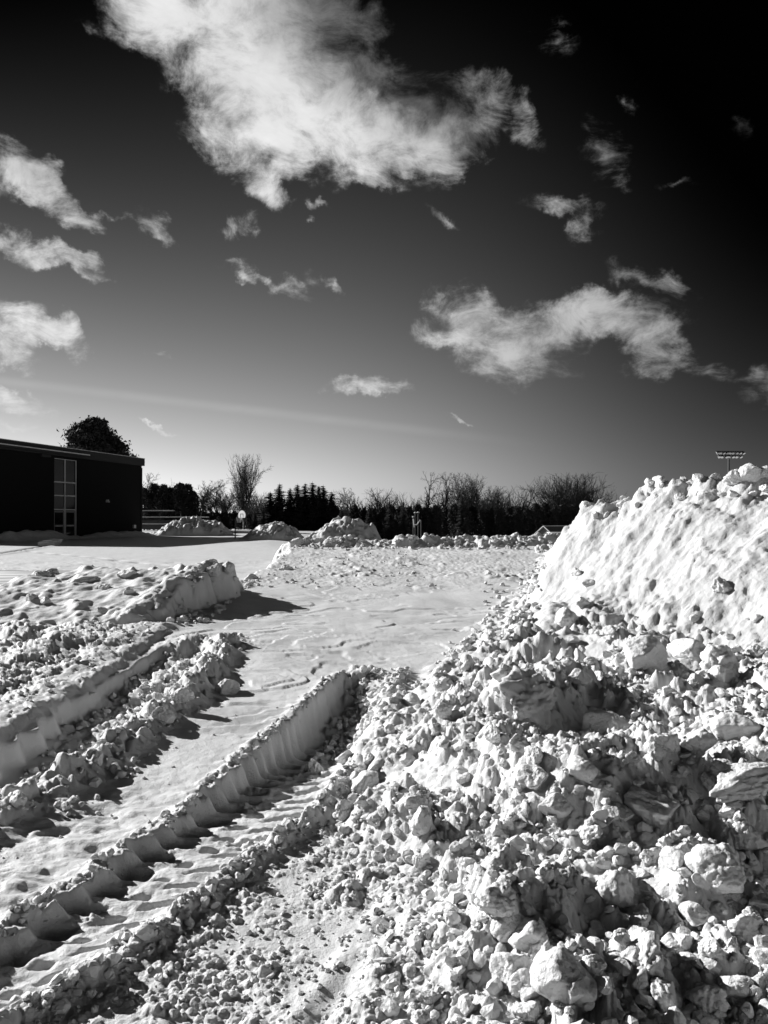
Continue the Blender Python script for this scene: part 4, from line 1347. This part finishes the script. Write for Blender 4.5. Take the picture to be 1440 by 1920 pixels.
# low dark shrubs that close the view below the trees
k = 0
for px0, px1, ytop, stp, where in ((372, 505, 968, 19, 'behind the basketball hoop'), (500, 640, 956, 22, 'at the foot of the spruces'), (665, 1080, 949, 17, 'below the bare trees on the right')):
    kk = 0
    for px in np.arange(px0, px1, stp):
        D = 100 + RS.uniform(-3, 3)
        yt = ytop + RS.uniform(-4, 5) - (5 if 1000 < px < 1080 else 0)
        x = pp(px, D)
        z0 = gz(x, D)
        T = empty('dark_shrub', (x, D, z0), RS.uniform(0, 6.28))
        H = pz(yt, D) - z0
        T.scale = (H * .9 + .9, H * .9 + .9, H)
        obj('trunk', ARB[0][0], T)
        obj('crown', ARB[k % 2][1], T)
        tag(T, ORDS[kk] + ' dark evergreen shrub from the left ' + where, 'shrub', 'dark shrubs along the edge of the lot')
        k += 1
        kk += 1


def pine():
    D = 95.0
    x = pp(176, D)
    rng = np.random.RandomState(5)
    H = pz(790, D)
    s = 1 / FPX * D
    cl, segs = [], []
    ks = .82
    # branch ends as flat tufts; outline taken from the tree: wide and layered, a low arm to the right
    lev = [(783, 170, 12), (792, 168, 30), (802, 165, 40), (812, 168, 50), (822, 172, 60), (832, 180, 64), (842, 190, 62), (852, 196, 58), (864, 190, 60), (880, 186, 55)]
    for yv, cx, hw in lev:
        for j in range(13):
            a = rng.uniform(0, 6.283)
            q = rng.uniform(.25, 1.0)
            c = np.array([(cx - 172) * s + math.cos(a) * hw * s * q * ks, math.sin(a) * hw * s * q * .9, pz(yv + 8, D) - rng.uniform(0.0, .7)])
            segs.append(((0, 0, c[2] - 1.2 - q), tuple(c), .09, .03))
            n = 210
            e = rng.normal(0, 1, (n, 3)) * np.array([.5, .5, .24]) + c
            cl.append(e)
    C = np.concatenate(cl)
    e = rng.normal(0, .17, (len(C), 3, 3))
    V = (C[:, None, :] + e).reshape(-1, 3)
    T = empty('pine_tree', (x, D, 0), 0)
    tr = [((0, 0, -.2), (0, 0, H * .5), .35, .25), ((0, 0, H * .5), (0, 0, H - .4), .25, .05)]
    obj('trunk', tree_mesh(tr, 'trunk', M_TRUNK), T)
    obj('branches', tree_mesh(segs, 'branches', M_TRUNK), T)
    obj('crown', mesh_np('crown', V, np.arange(len(V)).reshape(-1, 3), M_NEEDLE, smooth=False), T)
    tag(T, 'large dark pine with a broad ragged crown rising behind the flat roof', 'tree')


pine()

# wooded slope and snowy slope in the distance
xs = np.linspace(-420, 520, 190)
ys = np.linspace(200, 330, 26)
X, Y = np.meshgrid(xs, ys)
Hh = (4.6 + 1.4 * perlin(X * .008, X * 0, 71) + 5.0 * sstep(-90, -200, X) * 0) * sstep(200, 235, Y) + 1.0 * fbm(X * .25, Y * .25, 72, 3) * sstep(205, 225, Y) - 1.9
Hh = Hh * 1.0
i = np.arange(X.size).reshape(X.shape)
F = np.stack([i[:-1, :-1], i[:-1, 1:], i[1:, 1:], i[1:, :-1]], -1).reshape(-1, 4)
o = obj('wooded_hill', mesh_np('wooded_hill', np.stack([X, Y, Hh], -1).reshape(-1, 3), F, M_FOREST))
tag(o, 'low dark wooded rise along the horizon', kind='structure')

# far wood: one dark mass of twigs below the picked-out trees
rng = np.random.RandomState(3)
n = 15000
x = rng.uniform(-12, 58, n)
y = rng.uniform(118, 124, n)
top = np.array([2.9]) + 0.5 * perlin(x * .25, x * 0, 3)
z = -1.9 + (top + 1.9) * rng.rand(n) ** .75
c = np.stack([x, y, z], 1)
V = (c[:, None, :] + rng.normal(0, .32, (n, 3, 3)) * np.array([.7, .7, 1.3])).reshape(-1, 3)
o = obj('far_wood', mesh_np('far_wood', V, np.arange(len(V)).reshape(-1, 3), M_FOREST, smooth=False))
tag(o, 'dark undergrowth mass of the distant wood below the bare trees', 'undergrowth', kind='stuff')
n = 9000
x = rng.uniform(-42, -6, n)
y = rng.uniform(112, 117, n)
z = 2.3 * rng.rand(n) ** .8
c = np.stack([x, y, z], 1)
V = (c[:, None, :] + rng.normal(0, .25, (n, 3, 3))).reshape(-1, 3)
o = obj('far_hedge', mesh_np('far_hedge', V, np.arange(len(V)).reshape(-1, 3), M_FOREST, smooth=False))
tag(o, 'dark distant hedge mass behind the hoop and the spruces', 'undergrowth', kind='stuff')

# ============================================================ small things of the lot
def bleachers():
    D = 76.0
    T = empty('bleachers', (pp(261, D), D, 0), 0)
    tag(T, 'dark bleachers with snow on three bench rails beside the building corner', 'bleachers')
    rows = [(958, 325, 0.0), (970, 392, -.5), (983, 345, -1.0)]
    for py, px1, dy in rows:
        z = pz(py, D + dy)
        w = pp(px1, D) - pp(259, D)
        bench = MB().box((w / 2, dy, z - .04), (w, .28, .06)).build('bench_plank', M_DARKMETAL, T)
        m = MB()
        xx = 0.0
        while xx < w - .2:
            L = min(RS.uniform(.8, 2.0), w - xx)
            m.box((xx + L / 2, dy, z + .03), (L - .06, .26, .075))
            xx += L
        m.build('plank_snow', M_FARSNOW, bench)
    for i in range(4):
        xx = .1 + i * 2.1
        m = MB()
        ht = pz(958, D)
        m.tube([(xx, -1.0, .0), (xx, -1.0, pz(983, D) - .1)], .035, 6)
        m.tube([(xx, .02, .0), (xx, .02, ht - .08)], .035, 6)
        m.tube([(xx, -1.0, pz(983, D) - .12), (xx, .02, ht - .1)], .03, 6)
        m.build('leg', M_DARKMETAL, T)
    MB().box((.05, .35, 1.6), (.10, .10, 3.0)).build('end_post', M_DARKMETAL, T)
    MB().box((4, .5, .95), (8.0, .04, .95)).build('back_panel', M_DARKMETAL, T)


bleachers()


def hoop():
    D = 60.0
    s = D / FPX
    x0 = pp(441, D)
    T = empty('basketball_hoop', (x0, D, 0), 0)
    tag(T, 'basketball hoop with fan shaped white backboard on a dark curved pole', 'basketball hoop')
    m = MB()
    zt = pz(972, D)
    pts = [(0, 0, -.1), (0, 0, zt - .25)]
    for k in range(1, 7):
        a = k / 6 * math.pi / 2
        pts.append((.38 - .38 * math.cos(a), 0, zt - .25 + .32 * math.sin(a)))
    pts.append((.62, .0, zt + .07))
    m.tube(pts, .055, 8)
    m.build('pole', M_DARKMETAL, T, smooth=True)
    # fan backboard, turned 50 degrees away from the viewer
    T.rotation_euler = (0, 0, math.radians(-50))
    k_ = 1 / .643
    cx, cz_, R = (pp(458.5, D) - x0) * k_, pz(966, D), 8.6 * s
    def fan(R, y0, y1, zb):
        pts = [(cx + R * k_ * math.cos(a), cz_ + R * math.sin(a)) for a in np.linspace(math.radians(-35), math.radians(215), 26)]
        n = len(pts)
        V = [(a, y0, b) for a, b in pts] + [(a, y1, b) for a, b in pts]
        F = [tuple(range(n)), tuple(range(2 * n - 1, n - 1, -1))] + [(i, n + i, n + (i + 1) % n, (i + 1) % n) for i in range(n)]
        m = MB()
        m.add(V, F)
        return m
    bb = fan(R, -.06, -.02, 0).build('backboard', M_WHITE, T)
    m = MB()
    w = 3.6 * s * k_
    zb = cz_ - 4.2 * s
    for a, b, c_, d_ in ((cx - w, cx - w + .07, zb, cz_ + 2.6 * s), (cx + w - .05, cx + w, zb, cz_ + 2.6 * s), (cx - w + .05, cx + w - .05, cz_ + 2.6 * s - .05, cz_ + 2.6 * s)):
        m.box(((a + b) / 2, -.064, (c_ + d_) / 2), (b - a, .006, d_ - c_))
    m.build('target_square', M_DARKMETAL, bb)
    m = MB()
    ring = [(cx + .22 * math.cos(a), -.30 + .22 * math.sin(a), zb - .05) for a in np.linspace(0, 6.283, 17)]
    m.tube(ring, .014, 6)
    m.build('rim', M_DARKMETAL, T)
    m = MB()
    for k in range(8):
        a = k * math.pi / 4
        m.tube([(cx + .21 * math.cos(a), -.30 + .21 * math.sin(a), zb - .06), (cx + .13 * math.cos(a + .4), -.30 + .13 * math.sin(a + .4), zb - .42)], .012, 4)
        m.tube([(cx + .21 * math.cos(a), -.30 + .21 * math.sin(a), zb - .06), (cx + .13 * math.cos(a - .4), -.30 + .13 * math.sin(a - .4), zb - .42)], .012, 4)
    m.build('net', M_WHITE, T)
    MB().tube([(.55, 0, zt + .05), (cx, -.0, cz_ - .1)], .03, 6).build('bracket', M_DARKMETAL, T)


hoop()


def shed():
    D = 62.0
    s = D / FPX
    xr = pp(1022, D)
    z0 = gz(xr, D)
    zr = pz(989, D)
    ze = pz(1003, D) - .1
    T = empty('garden_shed', (xr, D, z0), 0)
    tag(T, 'small gabled shed half hidden between the far ridge and the mound', 'shed')
    # ridge runs right and away; the gable end faces left and to the viewer
    ux, uy = .85, .53                 # along the ridge
    vx, vy = .53, -.85                # across, towards the viewer on the right
    L, W = 2.7, 1.25
    zr_, ze_ = zr - z0, ze - z0 - .12
    def P(a, b, z): return (ux * a + vx * b, uy * a + vy * b, z)
    m = MB()
    V = [P(0, -W, 0), P(0, W, 0), P(0, W, ze_), P(0, 0, zr_), P(0, -W, ze_)] + [P(L, -W, 0), P(L, W, 0), P(L, W, ze_), P(L, 0, zr_), P(L, -W, ze_)]
    m.add(V, [(0, 1, 2, 3, 4), (9, 8, 7, 6, 5), (0, 5, 6, 1), (1, 6, 7, 2), (0, 4, 9, 5)])
    m.build('wall', M_WOOD, T)
    rf = MB()
    for sgn in (-1, 1):
        t = .05
        a0, a1 = -.2, L + .2
        b0, b1 = 0, sgn * (W + .22)
        zz0, zz1 = zr_ + .03, ze_ - .10
        V = [P(a0, b0, zz0), P(a1, b0, zz0), P(a1, b1, zz1), P(a0, b1, zz1), P(a0, b0, zz0 + t), P(a1, b0, zz0 + t), P(a1, b1, zz1 + t), P(a0, b1, zz1 + t)]
        rf.add(V, [(0, 3, 2, 1), (4, 5, 6, 7), (0, 1, 5, 4), (1, 2, 6, 5), (2, 3, 7, 6), (3, 0, 4, 7)])
    r_ = rf.build('roof', M_SHINGLE, T)
    m = MB()
    for sgn in (-1, 1):
        b1 = sgn * (W + .24)
        V = [P(-.22, 0, zr_ + .10), P(-.14, 0, zr_ + .10), P(-.14, b1, ze_ - .04), P(-.22, b1, ze_ - .04)]
        V += [(a, b, c + .05) for a, b, c in V]
        m.add(V, [(0, 3, 2, 1), (4, 5, 6, 7), (0, 1, 5, 4), (1, 2, 6, 5), (2, 3, 7, 6), (3, 0, 4, 7)])
    m.box(P(L / 2, 0, zr_ + .12), (L + .3, .08, .05), __import__('mathutils').Matrix.Rotation(math.atan2(uy, ux), 3, 'Z'))
    m.build('roof_snow', M_FARSNOW, r_)
    # lean-to with a round white sign
    D2 = 58.0
    x2, w2 = pp(1033, D2), 20 * D2 / FPX
    z2 = gz(x2, D2)
    S = empty('shelter', (x2, D2, z2), 0)
    tag(S, 'open shelter with snow topped slanting roof and round white sign right of the shed', 'shelter')
    zt = pz(1001, D2) - z2
    MB().box((w2 / 2 + .3, .3, zt), (w2 + .8, 1.2, .08)).build('roof', M_WOOD, S)
    MB().box((w2 / 2 + .3, .3, zt + .085), (w2 + .84, 1.24, .08)).build('roof_snow', M_FARSNOW, S)
    for xx in (.1, w2 + .3):
        MB().box((xx, -.2, zt / 2 - .05), (.09, .09, zt)).build('post', M_DARKMETAL, S)
    MB().box((w2 / 2 + .2, -.2, zt - .42), (w2, .06, .06)).build('rail', M_DARKMETAL, S)
    MB().box((w2 / 2 + .2, .75, zt / 2 - .1), (w2, .04, zt)).build('back_panel', plain_mat('grey_panel', .25, .7), S)
    m = MB()
    pts = [(w2 / 2 + .2 + .24 * math.cos(a), .24 * math.sin(a) + zt - .42) for a in np.linspace(0, 6.283, 25)[:-1]]
    n = len(pts)
    m.add([(a, .10, b) for a, b in pts] + [(a, .13, b) for a, b in pts], [tuple(range(n)), tuple(range(2 * n - 1, n - 1, -1))] + [(i, n + i, n + (i + 1) % n, (i + 1) % n) for i in range(n)])
    m.build('round_sign', M_WHITE, S)


shed()


def playground():
    D = 84.0
    s = D / FPX
    x0 = pp(780, D)
    z0 = gz(x0, D)
    T = empty('playground_frame', (x0, D, z0), 0)
    tag(T, 'thin metal playground posts with snow caps in front of the dark wood', 'playground frame')
    def Z(py): return pz(py, D) - z0
    def X(px): return pp(px, D) - x0
    for px, py in ((778.5, 962), (784, 961.5), (775, 970), (789.5, 975)):
        p = MB().tube([(X(px), 0, -.1), (X(px), 0, Z(py))], .06, 8).build('post', M_DARKMETAL, T)
        if py < 974:
            MB().tube([(X(px) , 0, Z(py) + .0), (X(px), 0, Z(py) + .07), (X(px), 0, Z(py) + .13)], [.16, .14, .05], 8).build('snow_cap', M_FARSNOW, p)
    MB().tube([(X(776), -.05, Z(983.6)), (X(780), -.05, Z(983.8)), (X(783), -.05, Z(982)), (X(785), -.05, Z(978)), (X(788), -.05, Z(975))], .055, 8).build('curved_bar', M_WHITE, T)
    MB().tube([(X(774.8), -.06, Z(973)), (X(775.5), -.06, Z(980)), (X(776.4), -.06, Z(989))], .05, 8).build('pale_pole', M_WHITE, T)


playground()


def floodlights():
    D = 150.0
    s = D / FPX
    x0 = pp(1367, D)
    T = empty('floodlight_mast', (x0, D, -1.7), 0)
    tag(T, 'tall floodlight mast with two rows of lamps rising behind the mound', 'floodlight mast')
    Z = lambda py: pz(py, D) + 1.7
    MB().tube([(0, 0, 0), (0, 0, Z(846))], [.28, .17], 10).build('pole', M_DARKMETAL, T, smooth=True)
    proto = None
    for row, (py, a, b, n) in enumerate(((847.5, 1344, 1393, 9), (854.5, 1348, 1388, 7))):
        xa, xb_ = pp(a, D) - x0, pp(b, D) - x0
        MB().tube([(xa - .2, 0, Z(py) + .12), (xb_ + .2, 0, Z(py) + .12 - .02)], .10, 6).build('crossarm', M_DARKMETAL, T)
        for k in range(n):
            xx = xa + (xb_ - xa) * k / (n - 1)
            if proto is None:
                m = MB().tube([(0, .10, .22), (0, -.05, .10), (0, -.22, -.12), (0, -.30, -.22)], [.10, .22, .32, .34], 10)
                proto = m.build('lamp', M_DARKMETAL, T, smooth=True)
                MB().tube([(0, -.302, -.222), (0, -.33, -.26)], [.31, .30], 10).build('reflector', M_LAMP, proto)
                o = proto
            else:
                o = copy_tree(proto, T)
            o.location = (xx, 0, Z(py) - .12)
            o.rotation_euler = (0, 0, RS.uniform(-.9, .9))


floodlights()

# snow heap where the footprints end
W, F = chunk_geo(4, 401, planes=12, p=8, rough=.16, aspect=(1, .6, .45))
o = obj('snow_heap', mesh_np('snow_heap', W, F, M_SNOW), None, (pp(94, 44), 44, .15))
o.scale = (.75, .75, .75)
tag(o, 'small kicked up snow heap at the end of the footprint trail', 'snow heap')
